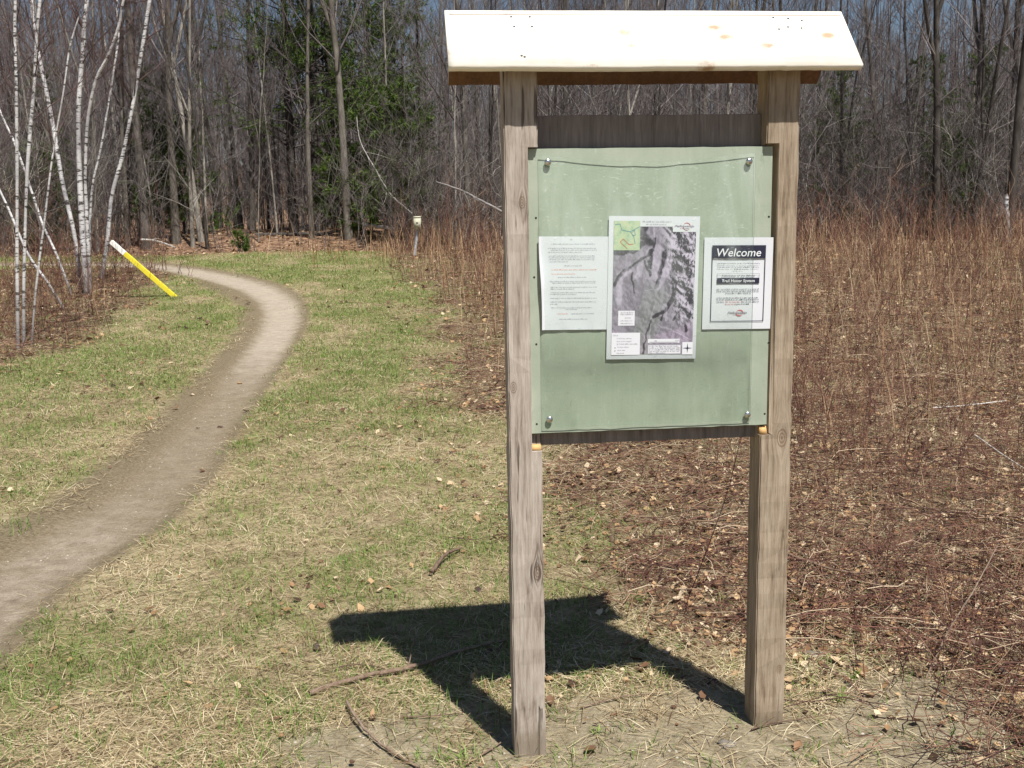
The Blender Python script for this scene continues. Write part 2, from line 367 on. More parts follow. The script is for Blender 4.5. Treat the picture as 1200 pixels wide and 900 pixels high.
# fine grit and pebbles on the trail and the bare soil
acc = Acc(); n = 110000; x, y, d = scatter(n, 1.6, 24)
k = rng.random(n) < np.maximum(.75*(1-ss(.75, 1.2, pathm(x, y))), .22*sandm(x, y)); x, y, d = x[k], y[k], d[k]; n = len(x)
sz = (.0013+.006*rng.random(n)**2.5)*np.maximum(1, d/5)**.5; zz = g(x, y)+np.where(pathm(x, y) < 1.1, .011, 0)
oc = np.array([[1, 0, 0], [-.8, .3, 0], [0, 1, .1], [.1, -1, 0], [0, .1, .7]]); th = rng.uniform(0, 6.28, n)
V = np.stack([np.column_stack([x+sz*(o[0]*np.cos(th)-o[1]*np.sin(th)), y+sz*(o[0]*np.sin(th)+o[1]*np.cos(th)), zz+sz*o[2]]) for o in oc], 1).reshape(-1, 3)
b = (np.arange(n)*5)[:, None]; acc.add(V, T=np.concatenate([b+np.array([[0, 2, 4]]), b+np.array([[2, 1, 4]]), b+np.array([[1, 3, 4]]), b+np.array([[3, 0, 4]])]), r=np.repeat(rng.random(n), 5))
stuff('grit', acc, rndmat('grit_stone', [(0, (.12, .095, .07)), (.6, (.30, .26, .21)), (1, (.46, .42, .36))], .85), 'small pebbles and grit on the trail and bare sand', 'grit')

# brush: thin reddish stems
def stems(x, y, z, H, r0, lean, r, acc, nbr=4, K=5, blen=.45, wob=.05, sides=3):
    n = len(x); az = rng.uniform(0, 2*np.pi, n); t = np.linspace(0, 1, K)
    dirx, diry = np.cos(az)*lean, np.sin(az)*lean
    P = np.zeros((n, K, 3)); P[:, :, 0] = x[:, None]+H[:, None]*(dirx[:, None]*t**1.4); P[:, :, 1] = y[:, None]+H[:, None]*(diry[:, None]*t**1.4)
    P[:, :, 2] = z[:, None]-.02+H[:, None]*t*np.sqrt(np.clip(1-lean**2*.6, .15, 1))[:, None]
    P[:, 1:, :2] += rng.normal(0, 1, (n, K-1, 2))*wob*H[:, None, None]
    Rr_ = r0[:, None]*(1-.65*t)[None, :]
    V, Q = tubes(P, Rr_, sides); acc.add(V, Q=Q, r=np.repeat(r, K*sides))
    if nbr:
        m = n*nbr; idx = np.repeat(np.arange(n), nbr); tt = rng.uniform(.2, .92, m)*(K-1); i0 = tt.astype(int); f = (tt-i0)[:, None]
        base = P[idx, i0]*(1-f)+P[idx, np.minimum(i0+1, K-1)]*f
        a2 = rng.uniform(0, 2*np.pi, m); el = rng.uniform(.25, 1.2, m); Ln = H[idx]*blen*rng.uniform(.3, 1, m)*(1.15-.5*tt/(K-1))
        dv = np.column_stack([np.cos(a2)*np.cos(el), np.sin(a2)*np.cos(el), np.sin(el)])
        K2 = 3; t2 = np.linspace(0, 1, K2); P2 = base[:, None, :]+dv[:, None, :]*(Ln[:, None]*t2)[:, :, None]
        P2[:, 1:, :] += rng.normal(0, .06, (m, K2-1, 3))*Ln[:, None, None]; P2[:, 2, 2] += .12*Ln
        R2 = (r0[idx]*.6)[:, None]*(1-.55*t2)[None, :]
        V, Q = tubes(P2, R2, 3); acc.add(V, Q=Q, r=np.repeat(r[idx], K2*3))
        return P2
M_brush = rndmat('bramble_stems', [(0, (.04, .018, .016)), (.33, (.125, .052, .04)), (.58, (.22, .105, .072)), (.8, (.38, .25, .16)), (1, (.60, .47, .33))], .6, .3)
acc = Acc(); n = 26000; x, y, d = scatter(n, 2.6, 32); B_ = brushm(x, y)
k = (rng.random(n) < (B_**1.3+.10*duffm(x, y))*np.interp(d, [2.5, 4.5, 8, 14, 24], [.30, .50, .55, .55, .7])+.0*d) & ~((x < 1.25) & (y < 4.2)); x, y, d = x[k], y[k], d[k]; n = len(x)
H = rng.uniform(.25, 1., n)*np.interp(d, [2.5, 6, 12, 25], [.42, .48, .75, 1.7])*(.35+1.2*vnoise(x, y, .8, 51))
stems(x, y, g(x, y), H, rng.uniform(.0011, .0026, n)*np.maximum(1, (d/6)**.75), rng.uniform(0, .45, n), np.clip(rng.normal(.42, .24, n), 0, 1), acc, nbr=6)
# low tangled runners and twigs
n = 34000; x, y, d = scatter(n, 2.0, 28); k = (rng.random(n) < .004+.95*duffm(x, y)) & (pathm(x, y) > 1.3); x, y, d = x[k], y[k], d[k]; n = len(x)
az = rng.uniform(0, 6.28, n); Ln = rng.uniform(.08, .42, n); t = np.linspace(-.5, .5, 4)
P = np.zeros((n, 4, 3)); P[:, :, 0] = x[:, None]+np.cos(az)[:, None]*Ln[:, None]*t; P[:, :, 1] = y[:, None]+np.sin(az)[:, None]*Ln[:, None]*t
P[:, :, :2] += rng.normal(0, .05, (n, 4, 2))*Ln[:, None, None]
P[:, :, 2] = g(P[:, :, 0].ravel(), P[:, :, 1].ravel()).reshape(n, 4)+.006+(rng.random(n)*.16*brushm(x, y))[:, None]+rng.random((n, 4))*.05
V, Q = tubes(P, (rng.uniform(.0009, .0024, n)*np.maximum(1, (d/6)**.6))[:, None]*np.ones((1, 4)), 3); acc.add(V, Q=Q, r=np.repeat(np.clip(rng.normal(.45, .3, n), 0, 1), 12))
stuff('bramble_brush', acc, M_brush, 'thicket of thin leafless reddish brown bramble stems', 'brush')
# tall dead grass and weed stalks
M_stalk = rndmat('dead_stalks', [(0, (.20, .10, .055)), (.5, (.36, .22, .12)), (1, (.54, .42, .26))], .7, .2, .1)
acc = Acc(); n = 44000; x, y, d = scatter(n, 3.0, 33)
band = ss(22, 27, y)*(1-ss(31, 34, y))
w = .17*brushm(x, y)*ss(3, 9, d)+.6*ss(14, 21, y)*brushm(x, y)*(x > -4)+.95*band*ss(-7, -4, x)+.35*ss(9, 16, y)*ss(-2.6, -1.4, x-np.interp(y, [9, 28], [2.2, -.6]))
k = (rng.random(n) < w) & (pathm(x, y) > 1.5); x, y, d = x[k], y[k], d[k]; n = len(x)
blades(x, y, g(x, y), rng.uniform(0, 6.28, n), rng.uniform(.2, .75, n)*np.interp(d, [5, 25], [.9, 1.7])*(.35+1.0*vnoise(x, y, .7, 61)), rng.uniform(.003, .006, n)*np.maximum(.5, (d/9)**.7), rng.uniform(1.1, 1.57, n), rng.uniform(0, .5, n), np.clip(rng.normal(.5, .25, n), 0, 1), acc)
stuff('tall_dead_grass', acc, M_stalk, 'standing dead grass and weed stalks between the brush and the wood', 'dead grass')

# ------------------------------------------------------------------ wood materials
def wood(name, stops, knots=(), crack=.5, spec=.2, stretch=14., weather=None):
    n = N(name); tc = n.nd('ShaderNodeTexCoord'); sep = n.nd('ShaderNodeSeparateXYZ'); n.t.links.new(tc.outputs['Object'], sep.inputs[0])
    x, y, z = sep.outputs
    warp = None; kn = None
    for (kx, ky, kz, kr) in knots:          # knot centre and radius; grain flows round it
        dx = n.math('SUBTRACT', x, kx); dz = n.math('MULTIPLY', n.math('SUBTRACT', z, kz), .55)
        r = n.math('SQRT', n.math('ADD', n.math('MULTIPLY', dx, dx), n.math('MULTIPLY', dz, dz)))
        fac = n.rampf(r, 0, kr*3.5, 1, 0); w_ = n.math('MULTIPLY', n.math('MULTIPLY', fac, fac), n.math('SIGN', dx)); w_ = n.math('MULTIPLY', w_, kr*1.2)
        warp = w_ if warp is None else n.math('ADD', warp, w_)
        ring = n.math('MULTIPLY', n.rampf(r, kr*.75, kr*1.1, 1, 0), n.math('ADD', .55, n.math('MULTIPLY', n.math('SINE', n.math('MULTIPLY', r, 6.28/(kr*.33))), .45)))
        kn = ring if kn is None else n.math('MAXIMUM', kn, ring)
    xx = x if warp is None else n.math('SUBTRACT', x, warp)
    cmb = n.nd('ShaderNodeCombineXYZ'); n.put(cmb.inputs[0], xx); n.put(cmb.inputs[1], y); n.put(cmb.inputs[2], n.math('MULTIPLY', z, 1/stretch))
    v = cmb.outputs[0]
    g1 = n.noise(v, 130, 5, .65, .3); g2 = n.noise(v, 38, 3, .5, .5); blot = n.noise(tc.outputs['Object'], 9, 4, .6)
    c = n.ramp(n.math('ADD', n.math('MULTIPLY', g1, .55), n.math('MULTIPLY', g2, .45)), stops)
    c = n.mix(n.rampf(blot, .35, .7, 0, .45), c, tuple(k_*.8 for k_ in stops[len(stops)//2][1]))
    cr = n.rampf(n.noise(v, 60, 2, .4, .2), .64, .70, 0, crack)
    c = n.mix(cr, c, (.07, .05, .04))
    mud = n.math('MULTIPLY', n.rampf(n.math('SUBTRACT', z, n.math('MULTIPLY', n.noise(tc.outputs['Object'], 14, 4), .16)), -.03, .07, .6, 0), 1.0)
    if 'lumber' in name and 'rail' not in name: c = n.mix(mud, c, (.17, .13, .085))
    if kn is not None: c = n.mix(n.math('MULTIPLY', kn, .7), c, (.15, .09, .055))
    h = n.math('SUBTRACT', g1, n.math('MULTIPLY', cr, 1.5))
    n.bump(h, .0025, .9)
    return n.fin(c, .85, spec)
M_post = wood('weathered_lumber', [(.34, (.12, .09, .07)), (.45, (.34, .28, .235)), (.55, (.46, .395, .34)), (.68, (.60, .53, .465))], [(.03, 0, .62, .016), (-.035, 0, 1.21, .012), (.0, 0, 1.76, .012)], .75)
M_post2 = wood('tan_lumber', [(.34, (.12, .085, .055)), (.45, (.29, .22, .155)), (.55, (.39, .31, .23)), (.68, (.50, .42, .32))], [(.02, 0, 1.02, .02), (.03, 0, .25, .010)], .25)
M_rail = wood('rail_lumber', [(.3, (.13, .11, .10)), (.5, (.23, .195, .18)), (.7, (.33, .285, .265))], [], .3)
M_fresh = flat('fresh_cut_wood', (.62, .38, .16), .8)

# kiosk frame: local x = along the board, y = into the scene, z up; origin at left foot level
YAW = .1033; KO = np.array([.058, 3.058, 0.0])
Rz = Matrix.Rotation(YAW, 4, 'Z')
BZ = EYE-.655            # height of the board's lower edge
W_, H_ = .745, .854
kiosk = thing('information_kiosk', 'wooden trail kiosk with small plank roof holding a pale green notice board on two posts', 'kiosk', tuple(KO), (0, 0, YAW))
def kloc(u, w, v): return (u, w, v)
def bm_to(name, bm, mat, parent, smooth=False):
    me = bpy.data.meshes.new(name); bm.to_mesh(me); bm.free()
    if smooth: me.polygons.foreach_set('use_smooth', np.ones(len(me.polygons), bool))
    me.materials.append(mat); return link(name, me, parent)
def rough_box(u0, u1, v0, v1, w0, w1, axis=2, cuts=40, jit=.0012, bevel=.003, seed=0):
    """a sawn timber: box cut along its length with slightly uneven arrises"""
    bm = bmesh.new(); V, Q = box(u0, u1, v0, v1, w0, w1)
    vs = [bm.verts.new(v) for v in V]
    for q in Q: bm.faces.new([vs[k] for k in q])
    bm.normal_update()
    ed = [e for e in bm.edges if abs((e.verts[0].co-e.verts[1].co).normalized()[axis]) > .9]
    bmesh.ops.bevel(bm, geom=ed, offset=bevel, segments=2, affect='EDGES')
    ed = [e for e in bm.edges if abs((e.verts[0].co-e.verts[1].co).normalized()[axis]) > .9]
    bmesh.ops.subdivide_edges(bm, edges=ed, cuts=cuts, use_grid_fill=True)
    r = np.random.default_rng(seed); prof = {}
    c = Vector(((u0+u1)/2, (w0+w1)/2, (v0+v1)/2))
    for v in bm.verts:
        key = round(v.co[axis], 3)
        sg = tuple(1 if v.co[a] > c[a] else 0 for a in range(3) if a != axis)
        if (key, sg) not in prof: prof[(key, sg)] = r.normal(0, jit, 2)-(r.random() < .06)*0.002*np.array([0, 0])
        j = prof[(key, sg)]; aa = [a for a in range(3) if a != axis]
        v.co[aa[0]] += j[0]; v.co[aa[1]] += j[1]
    return bm
def cut(obj, cutters):
    for (u0, u1, v0, v1, w0, w1) in cutters:
        V, Q = box(u0, u1, v0, v1, w0, w1); cm = mesh('cutter', V, [Q], None); co = bpy.data.objects.new('cutter', cm); COL.objects.link(co)
        # keep the cutter in the timber's own space
        co.matrix_world = obj.matrix_basis.copy()
        md = obj.modifiers.new('notch', 'BOOLEAN'); md.operation = 'DIFFERENCE'; md.object = co; md.solver = 'EXACT'
        par = obj.parent; obj.parent = None
        bpy.context.view_layer.update()
        dg = bpy.context.evaluated_depsgraph_get(); me = bpy.data.meshes.new_from_object(obj.evaluated_get(dg))
        obj.modifiers.clear(); old = obj.data; obj.data = me; obj.parent = par
        bpy.data.objects.remove(co)
# posts (each with a rebate that takes the board)
PW = .10
PT = BZ+1.125
def post(u0, u1, foot, mat, notch, lean, seed):
    b = rough_box(-PW/2, PW/2, foot-.25, PT, -.0, .10, 2, 46, .0011, .004, seed)
    o = bm_to('post', b, mat, kiosk); 
    cut(o, [notch])
    o.location = ((u0+u1)/2, 0, 0); o.rotation_euler = (0, lean, 0)
    return o
ZN = BZ+H_+.004
lp = post(-.069, .031, 0, M_post, (-.05+.069, .2, BZ-.052, ZN, -.1, .036), 0, 1)
rp = post(.72, .82, .05, M_post2, (-.2, -.011, BZ-.03, ZN+.004, -.1, .036), 0, 2)
# fresh chisel-cut wood at the lower notch ends: short shaved wedges
for (u0, u1, v0, v1) in ((.0, .030, BZ-.0515, BZ-.036), (.7235, .746, BZ-.0295, BZ-.006)):
    V, Q = box(u0, u1, v0, v1, .012, .0355); V[:, 1] += (V[:, 2] > (v0+v1)/2)*(V[:, 1] < .02)*.014
    tag(link('chiselled_wedge', mesh('chiselled_wedge', V, [Q], M_fresh), kiosk), 'fresh orange cut wood at the foot of a notch')
# rails
for (v0, v1, w0, w1) in ((BZ+H_-.05, BZ+H_+.098, .052, .09), (BZ-.044, BZ+.045, .050, .088)):
    b = rough_box(.0325, .7185, v0, v1, w0, w1, 0, 10, .0006, .002, 5); bm_to('rail', b, M_rail, kiosk)
# roof planks
n = N('new_pine_plank'); tc = n.co('Object', (1, 1, 1)); v = n.co('Object', (.12, 1, 1))
c = n.ramp(n.noise(v, 30, 4, .6, .4), [(.3, (.84, .77, .66)), (.6, (.88, .84, .76)), (.8, (.89, .86, .80))])
sp = n.vor(n.co('Object', (.8, 1.2, 1.2)), 8.5); c = n.mix(n.rampf(n.math('ADD', sp, n.math('MULTIPLY', n.noise(tc, 55, 5, .8), .34)), .22, .44, .9, 0), c, (.40, .24, .14))
n.bump(n.noise(v, 60, 3), .001, .6); M_roof = n.fin(c, .7, .3)
M_under = wood('shaded_underside', [(.3, (.12, .065, .04)), (.6, (.23, .13, .08))], [], .1)  # shade under the roof put into a darker reddish brown colour
RW, RZr, EWf, EZf = .088, BZ+1.256, -.080, BZ+1.077
def roofplank(front, u0, u1, label):
    # cross-section in (w, z): from ridge to eave, 21 mm thick, sawn edges a little uneven
    e = (EWf, EZf) if front else (RW*2-EWf, EZf)
    r = np.array([RW, RZr]); e = np.array(e); d = (e-r)/np.linalg.norm(e-r); nrm = np.array([-d[1], d[0]]) if not front else np.array([d[1], -d[0]])
    if nrm[1] < 0: nrm = -nrm
    th = .021
    K = 70; us = np.linspace(u0, u1, K); rr = np.random.default_rng(8+front)
    prof = [r+nrm*0, r-nrm*th, e-nrm*th, e+nrm*0]
    wig = np.cumsum(rr.normal(0, .0005, K)); wig -= np.linspace(wig[0], wig[-1], K)
    V = []
    for k_, u in enumerate(us):
        for q, pz in enumerate(prof):
            pz = pz + (d*(wig[k_]+rr.normal(0, .0004)) if q in (2, 3) else (-d*.5*wig[::-1][k_] if front else 0*d))
            V.append((u, pz[0], pz[1]))
    V = np.array(V); Q = []
    for k_ in range(K-1):
        for q in range(4): Q.append([k_*4+q, k_*4+(q+1) % 4, (k_+1)*4+(q+1) % 4, (k_+1)*4+q])
    Q.append([0, 3, 2, 1]); Q.append([(K-1)*4+q for q in range(4)])
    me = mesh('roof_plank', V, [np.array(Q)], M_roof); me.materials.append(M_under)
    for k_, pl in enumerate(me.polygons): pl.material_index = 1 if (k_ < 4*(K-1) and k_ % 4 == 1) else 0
    bm = bmesh.new(); bm.from_mesh(me); bmesh.ops.recalc_face_normals(bm, faces=bm.faces); bm.to_mesh(me); bm.free()
    o = link('roof_plank', me, kiosk); tag(o, label)
    return o, r, d, nrm
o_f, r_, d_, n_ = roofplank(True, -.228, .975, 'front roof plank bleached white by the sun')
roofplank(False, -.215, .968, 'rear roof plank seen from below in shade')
# nails and nail holes in the front plank
M_nail = flat('nail_steel', (.09, .08, .075), .5)
for (u, t_) in ((-.035, .03), (.02, .03), (-.03, .075), (.022, .075), (-.02, .205), (-.012, .21), (.755, .03), (.80, .035), (.84, .045), (.76, .085), (.83, .08), (.79, .075)):
    c2 = r_+d_*t_+n_*.0012
    P = np.array([[[u, *(c2-n_*.004)], [u, *(c2)]]]); V, Q = tubes(P, np.array([[.0035, .0035]]), 8)
    V = np.vstack([V, [[u, *(c2)]]]); T_ = [[8+k_, 8+(k_+1) % 8, 16] for k_ in range(8)]
    link('nail', mesh('nail', V, [Q, np.array(T_)], M_nail), o_f)
# green board
n = N('pale_green_paint'); tc = n.co('Object'); st = n.co('Object', (1, 1, 3))
c = n.ramp(n.noise(tc, 6, 5, .6, .6), [(.3, (.32, .365, .285)), (.5, (.365, .41, .325)), (.7, (.41, .45, .365))])
sc_ = n.rampf(n.noise(n.co('Object', (6, 1, 1.4)), 14, 3, .5, 1.2), .64, .72, 0, .35); c = n.mix(sc_, c, (.50, .56, .46))
dk = n.rampf(n.noise(n.co('Object', (1, 1, .35)), 22, 4, .6, 1.5), .62, .72, 0, .4); c = n.mix(dk, c, (.25, .29, .215)); spk = n.rampf(n.noise(tc, 45, 5, .75), .66, .74, 0, .5); c = n.mix(spk, c, (.16, .18, .13)); vst = n.rampf(n.noise(n.co('Object', (9, 1, .5)), 7, 4, .6, .6), .50, .72, 0, .14); c = n.mix(vst, c, (.50, .545, .45))
n.bump(n.noise(tc, 160, 3), .0006, .5); M_board = n.fin(c, .55, .35)
BW = .019
b = rough_box(.0, W_, BZ, BZ+H_, BW, BW+.016, 0, 20, .0005, .0012, 9)
board = bm_to('notice_board', b, M_board, kiosk)
# dark drill holes along the board's margin (shallow discs let in as plugs)
M_hole = flat('drill_hole', (.03, .035, .03), .9)
for (px, py) in ((629, 497), (896, 485), (628, 255.5), (626, 325), (628.5, 403.5), (901, 254), (900.5, 402)):
    d = ray(px, py); Rm = np.array(Rz.to_3x3()); nn = Rm@np.array([0, -1, 0]); P0 = KO+Rm@np.array([0, BW, 0]); t = ((P0-CAMP)@nn)/(d@nn); q = Rm.T@(CAMP+d*t-KO)
    P = np.array([[[q[0], BW+.002, q[2]], [q[0], BW-.0006, q[2]]]]); V, Q = tubes(P, np.full((1, 2), .0034), 8); V = np.vstack([V, [[q[0], BW-.0006, q[2]]]])
    link('drill_hole', mesh('drill_hole', V, [Q, np.array([[8+k_, 8+(k_+1) % 8, 16] for k_ in range(8)])], M_hole), board)
# clear cover sheet with bowed upper edge
n = N('clear_plastic_sheet'); n.t.nodes.remove(n.b)
tr = n.nd('ShaderNodeBsdfTransparent'); tr.inputs[0].default_value = (.93, .96, .94, 1)
gl = n.nd('ShaderNodeBsdfGlossy'); gl.inputs['Roughness'].default_value = .3; gl.inputs[0].default_value = (1, 1, 1, 1)
df = n.nd('ShaderNodeBsdfDiffuse'); df.inputs[0].default_value = (.72, .78, .74, 1)
fr = n.nd('ShaderNodeLayerWeight'); fr.inputs[0].default_value = .5
m1 = n.nd('ShaderNodeMixShader'); sct = n.rampf(n.noise(n.co('Object', (1, 1, 2.5)), 26, 2, .4, 3.), .66, .69, 0, .12); blm = n.rampf(n.noise(n.co('Object', (2.2, 1, .5)), 3.5, 4, .6, .8), .45, .75, .02, .14); n.put(m1.inputs[0], n.math('ADD', sct, blm)); n.t.links.new(tr.outputs[0], m1.inputs[1]); n.t.links.new(df.outputs[0], m1.inputs[2])
m2 = n.nd('ShaderNodeMixShader'); n.put(m2.inputs[0], n.math('ADD', n.math('MULTIPLY', n.math('POWER', fr.outputs[1], 5.), .4), 0.)); n.t.links.new(m1.outputs[0], m2.inputs[1]); n.t.links.new(gl.outputs[0], m2.inputs[2])
n.t.links.new(m2.outputs[0], n.out.inputs[0]); M_clear = n.m
M_edge = flat('plastic_sheet_edge', (.30, .36, .31), .4, .5)
K = 40; us = np.linspace(.034, .690, K); V = []
for k_, u in enumerate(us):
    tt = (u-.034)/.656; top = BZ+H_-.020-.022*math.sin(math.pi*tt)**1.3; bow = .002+.002*math.sin(math.pi*tt)
    for (v_, w_) in ((BZ+.016, BW-.0045), (BZ+.016, BW-.0065), (top, BW-.0045-bow*.5), (top, BW-.0065-bow*.5)): V.append((u, w_, v_))
F = []; E_ = []
for k_ in range(K-1):
    a, b2 = k_*4, k_*4+4
    F += [[a+1, b2+1, b2+3, a+3]]; E_ += [[a+2, a+3, b2+3, b2+2], [a, b2, b2+1, a+1]]
E_ += [[0, 1, 3, 2], [(K-1)*4, (K-1)*4+2, (K-1)*4+3, (K-1)*4+1]]
me = mesh('cover_sheet', np.array(V), [np.array(F+E_)], M_clear); me.materials.append(M_edge)
for k_, pl in enumerate(me.polygons): pl.material_index = 0 if k_ < len(F) else 1
cover = link('cover_sheet', me, kiosk); tag(cover, 'scuffed clear plastic sheet screwed over the board')
n = N('screw_metal'); n.b.inputs['Metallic'].default_value = 1; M_screw = n.fin((.62, .62, .6), .28)
def kpix(px, py, w):
    Rm = np.array(Rz.to_3x3()); d = ray(px, py); nn = Rm@np.array([0, -1, 0]); P0 = KO+Rm@np.array([0, w, 0]); t = ((P0-CAMP)@nn)/(d@nn); return Rm.T@(CAMP+d*t-KO)
for (px, py) in ((642, 190), (878, 189), (644, 491.5), (876, 486)):
    q = kpix(px, py, BW-.008); bm = bmesh.new()
    bmesh.ops.create_uvsphere(bm, u_segments=14, v_segments=8, radius=.0105, matrix=Matrix.Translation((q[0], BW-.0085, q[2]))@Matrix.Diagonal((1, .55, 1, 1)))
    sc = bm_to('screw', bm, M_screw, cover, True)

# ------------------------------------------------------------------ papers
def plane_mat(name, col, rough=.6): return flat(name, col, rough, .3)
M_paper = flat('white_paper', (.70, .71, .75), .55, .35); M_ink = flat('black_ink', (.025, .025, .05), .6); M_red = flat('red_ink', (.62, .14, .13), .6)
M_grey = flat('grey_ink', (.30, .29, .33), .6); M_white = flat('reversed_white_lettering', (.82, .82, .85), .6)
def sheet_root(name, label, cat, corners, size):
    """thing whose origin is the sheet's lower left corner; local x right, z up, y into the board"""
    q = kpix(*corners[0], BW-.003); Rm = np.array(Rz.to_3x3()); p = KO+Rm@np.array([q[0], BW-.003, q[2]])
    q2 = kpix(*corners[1], BW-.003); tilt = math.atan2(q2[2]-q[2], q2[0]-q[0])
    o = thing(name, label, cat, tuple(p), (0, -tilt, YAW)); o.rotation_mode = 'XYZ'; return o
def quad(acc, x0, x1, z0, z1, y=0.): 
    acc.add([[x0, y, z0], [x1, y, z0], [x1, y, z1], [x0, y, z1]], Q=[[0, 1, 2, 3]])
def wordline(acc, x0, x1, z, h, r, y, gap=.28):
    """print too small to read in the photo: a row of letter-sized ticks in word groups"""
    x = x0
    while x < x1-h*.4:
        nl_ = r.integers(2, 9)
        for _ in range(nl_):
            if x > x1: break
            wd = h*r.uniform(.16, .5); hh = h*(1.0 if r.random() < .25 else .68); lo = h*(-.3 if r.random() < .12 else 0)
            quad(acc, x, x+h*.15, z+lo, z+hh, y)
            if r.random() < .75: quad(acc, x+h*.15, x+wd, z+(hh-h*.16)*(r.random() < .5), z+(hh-h*.16)*(r.random() < .5)*0+h*.15, y)
            x += wd+h*.16
        x += h*.45
def build_flat(name, acc, mat, parent, label=None):
    o = link(name, acc.build(name, mat), parent)
    if label: tag(o, label)
    return o
def text(name, s, x0, x1, z0, hgt, mat, parent, y, shear=0., bold=0., space=1., label=None):
    cu = bpy.data.curves.new('t', 'FONT'); cu.body = s; cu.size = 1; cu.shear = shear; cu.offset = bold; cu.space_character = space; cu.resolution_u = 4
    ob = bpy.data.objects.new('t', cu); COL.objects.link(ob); bpy.context.view_layer.update()
    me = bpy.data.meshes.new_from_object(ob.evaluated_get(bpy.context.evaluated_depsgraph_get())); bpy.data.objects.remove(ob)
    co = np.empty(len(me.vertices)*3, np.float32); me.vertices.foreach_get('co', co); co = co.reshape(-1, 3)
    cap = .72; xs = co[:, 0]; xs = (xs-xs.min())/(xs.max()-xs.min())
    out = np.column_stack([x0+xs*(x1-x0), np.full(len(xs), y), z0+co[:, 1]/cap*hgt]); me.vertices.foreach_set('co', out.astype(np.float32).ravel()); me.materials.clear(); me.materials.append(mat); me.name = name
    me.update(); o = link(name, me, parent)
    if label: tag(o, label)
    return o
def curl_sheet(name, w, h, mat, parent, f, nx=24, nz=30):
    xs = np.linspace(0, w, nx); zs = np.linspace(0, h, nz); X, Zz = np.meshgrid(xs, zs); X2, Y2, Z2 = f(X/w, Zz/h, X, Zz)
    V = np.column_stack([X2.ravel(), Y2.ravel(), Z2.ravel()]); i, j = np.meshgrid(np.arange(nz-1), np.arange(nx-1), indexing='ij')
    Q = np.stack([i*nx+j, i*nx+j+1, (i+1)*nx+j+1, (i+1)*nx+j], -1).reshape(-1, 4)
    nV = len(V); Vb = V+np.array([0, .0003, 0])
    me = mesh(name, np.vstack([V, Vb]), [np.vstack([Q, Q[:, ::-1]+nV])], mat, smooth=True); return link(name, me, parent)
# --- rules notice (left)
def fl(a, b, X, Z): 
    cur = (.022*np.exp(-a*45)*(.4+.6*np.sin(b*3.1+.1)**2)+.002*np.exp(-b*25)*np.abs(np.sin(a*9))*(a < .9))+.0035*np.exp(-a*9)
    return X+.010*(1-a)*(1-b)**1.5+.002*np.sin(b*5)*(1-a)**4, -.0012-cur*.55-.0006*np.sin(b*14+a*4)*(1-a), Z
s1 = sheet_root('notice_sheet', 'creased white paper of small print with faded red lines, left of the map', 'paper notice', ((631, 386.7), (709, 386)), None)
pp = curl_sheet('paper', .216, .2794, M_paper, s1, fl)
r = np.random.default_rng(3); ak, ar = Acc(), Acc(); s_ = 0.2794/778.
rows = [(85, 275, 315, 0), (122, 110, 510, 0), (157, 85, 522, 0), (172, 110, 530, 0), (190, 85, 400, 0), (220, 90, 512, 0), (235, 90, 512, 0), (250, 90, 510, 0), (268, 90, 270, 0), (302, 225, 395, 0),
        (335, 110, 525, 1), (370, 110, 335, 1), (397, 165, 445, 0), (432, 90, 520, 0), (445, 110, 520, 0), (480, 95, 530, 0), (495, 95, 335, 0), (525, 95, 525, 0), (540, 90, 355, 0), (572, 90, 530, 0),
        (603, 90, 525, 0), (622, 85, 175, 0), (652, 95, 485, 0), (665, 225, 350, 0), (703, 150, 270, 1), (703, 280, 510, 0), (748, 170, 445, 0)]
for (yy, xa, xb, red) in rows:
    wordline(ar if red else ak, (xa-22)*s_*.96+.006, (xb-22)*s_*.96, .2794-(yy+6-62)*s_, .0036, r, -.0045)
def drape(o):
    pts = np.empty(len(o.data.vertices)*3, np.float32); o.data.vertices.foreach_get('co', pts); pts = pts.reshape(-1, 3).astype(float)
    x2, y2, z2 = fl(pts[:, 0]/.216, pts[:, 2]/.2794, pts[:, 0], pts[:, 2]); o.data.vertices.foreach_set('co', np.column_stack([x2, y2-.0004, z2]).astype(np.float32).ravel()); o.data.update()
drape(build_flat('printing', ak, M_grey, pp, 'rows of small grey print')); drape(build_flat('printing', ar, flat('faded_red_ink', (.78, .26, .16), .6), pp, 'faded red lines of print'))
# --- welcome sheet (right)
s2 = sheet_root('welcome_sheet', 'white sheet headed Welcome in a black bordered box, right of the map', 'poster', ((822.5, 386), (903.8, 385)), None)
pp = curl_sheet('paper', .216, .2794, M_paper, s2, lambda a, b, X, Z: (X, -.0010-.0014*np.sin(a*3.1)*np.sin(b*6), Z))
k_ = .2794/806.; wx = lambda x: (x-15)*k_; wz = lambda y: .2794-(y-62)*k_
YP = -.0034
a = Acc()
for (x0, x1, y0, y1) in ((85, 91, 243, 800), (564, 570, 243, 800), (91, 564, 794, 800), (85, 570, 130, 243), (135, 520, 415, 465), (135, 137, 378, 412), (518, 520, 378, 412), (137, 518, 378, 380)): quad(a, wx(x0), wx(x1), wz(y1), wz(y0), YP)
build_flat('box_and_border', a, M_ink, pp)
text('lettering', 'Welcome', wx(128), wx(527), wz(226), (226-155)*k_, M_white, pp, YP-.0004, .18, .006, 1.02, 'white italic word Welcome on the black band')
text('lettering', 'Fellowship of the Wheel', wx(180), wx(478), wz(404), 17*k_, M_ink, pp, YP, .1, .006, 1.05, 'line reading Fellowship of the Wheel')
text('lettering', 'Trail Honor System', wx(180), wx(478), wz(452), 26*k_, M_white, pp, YP-.0004, 0, .012, 1.04, 'white words Trail Honor System on a black bar')
a, b2 = Acc(), Acc()
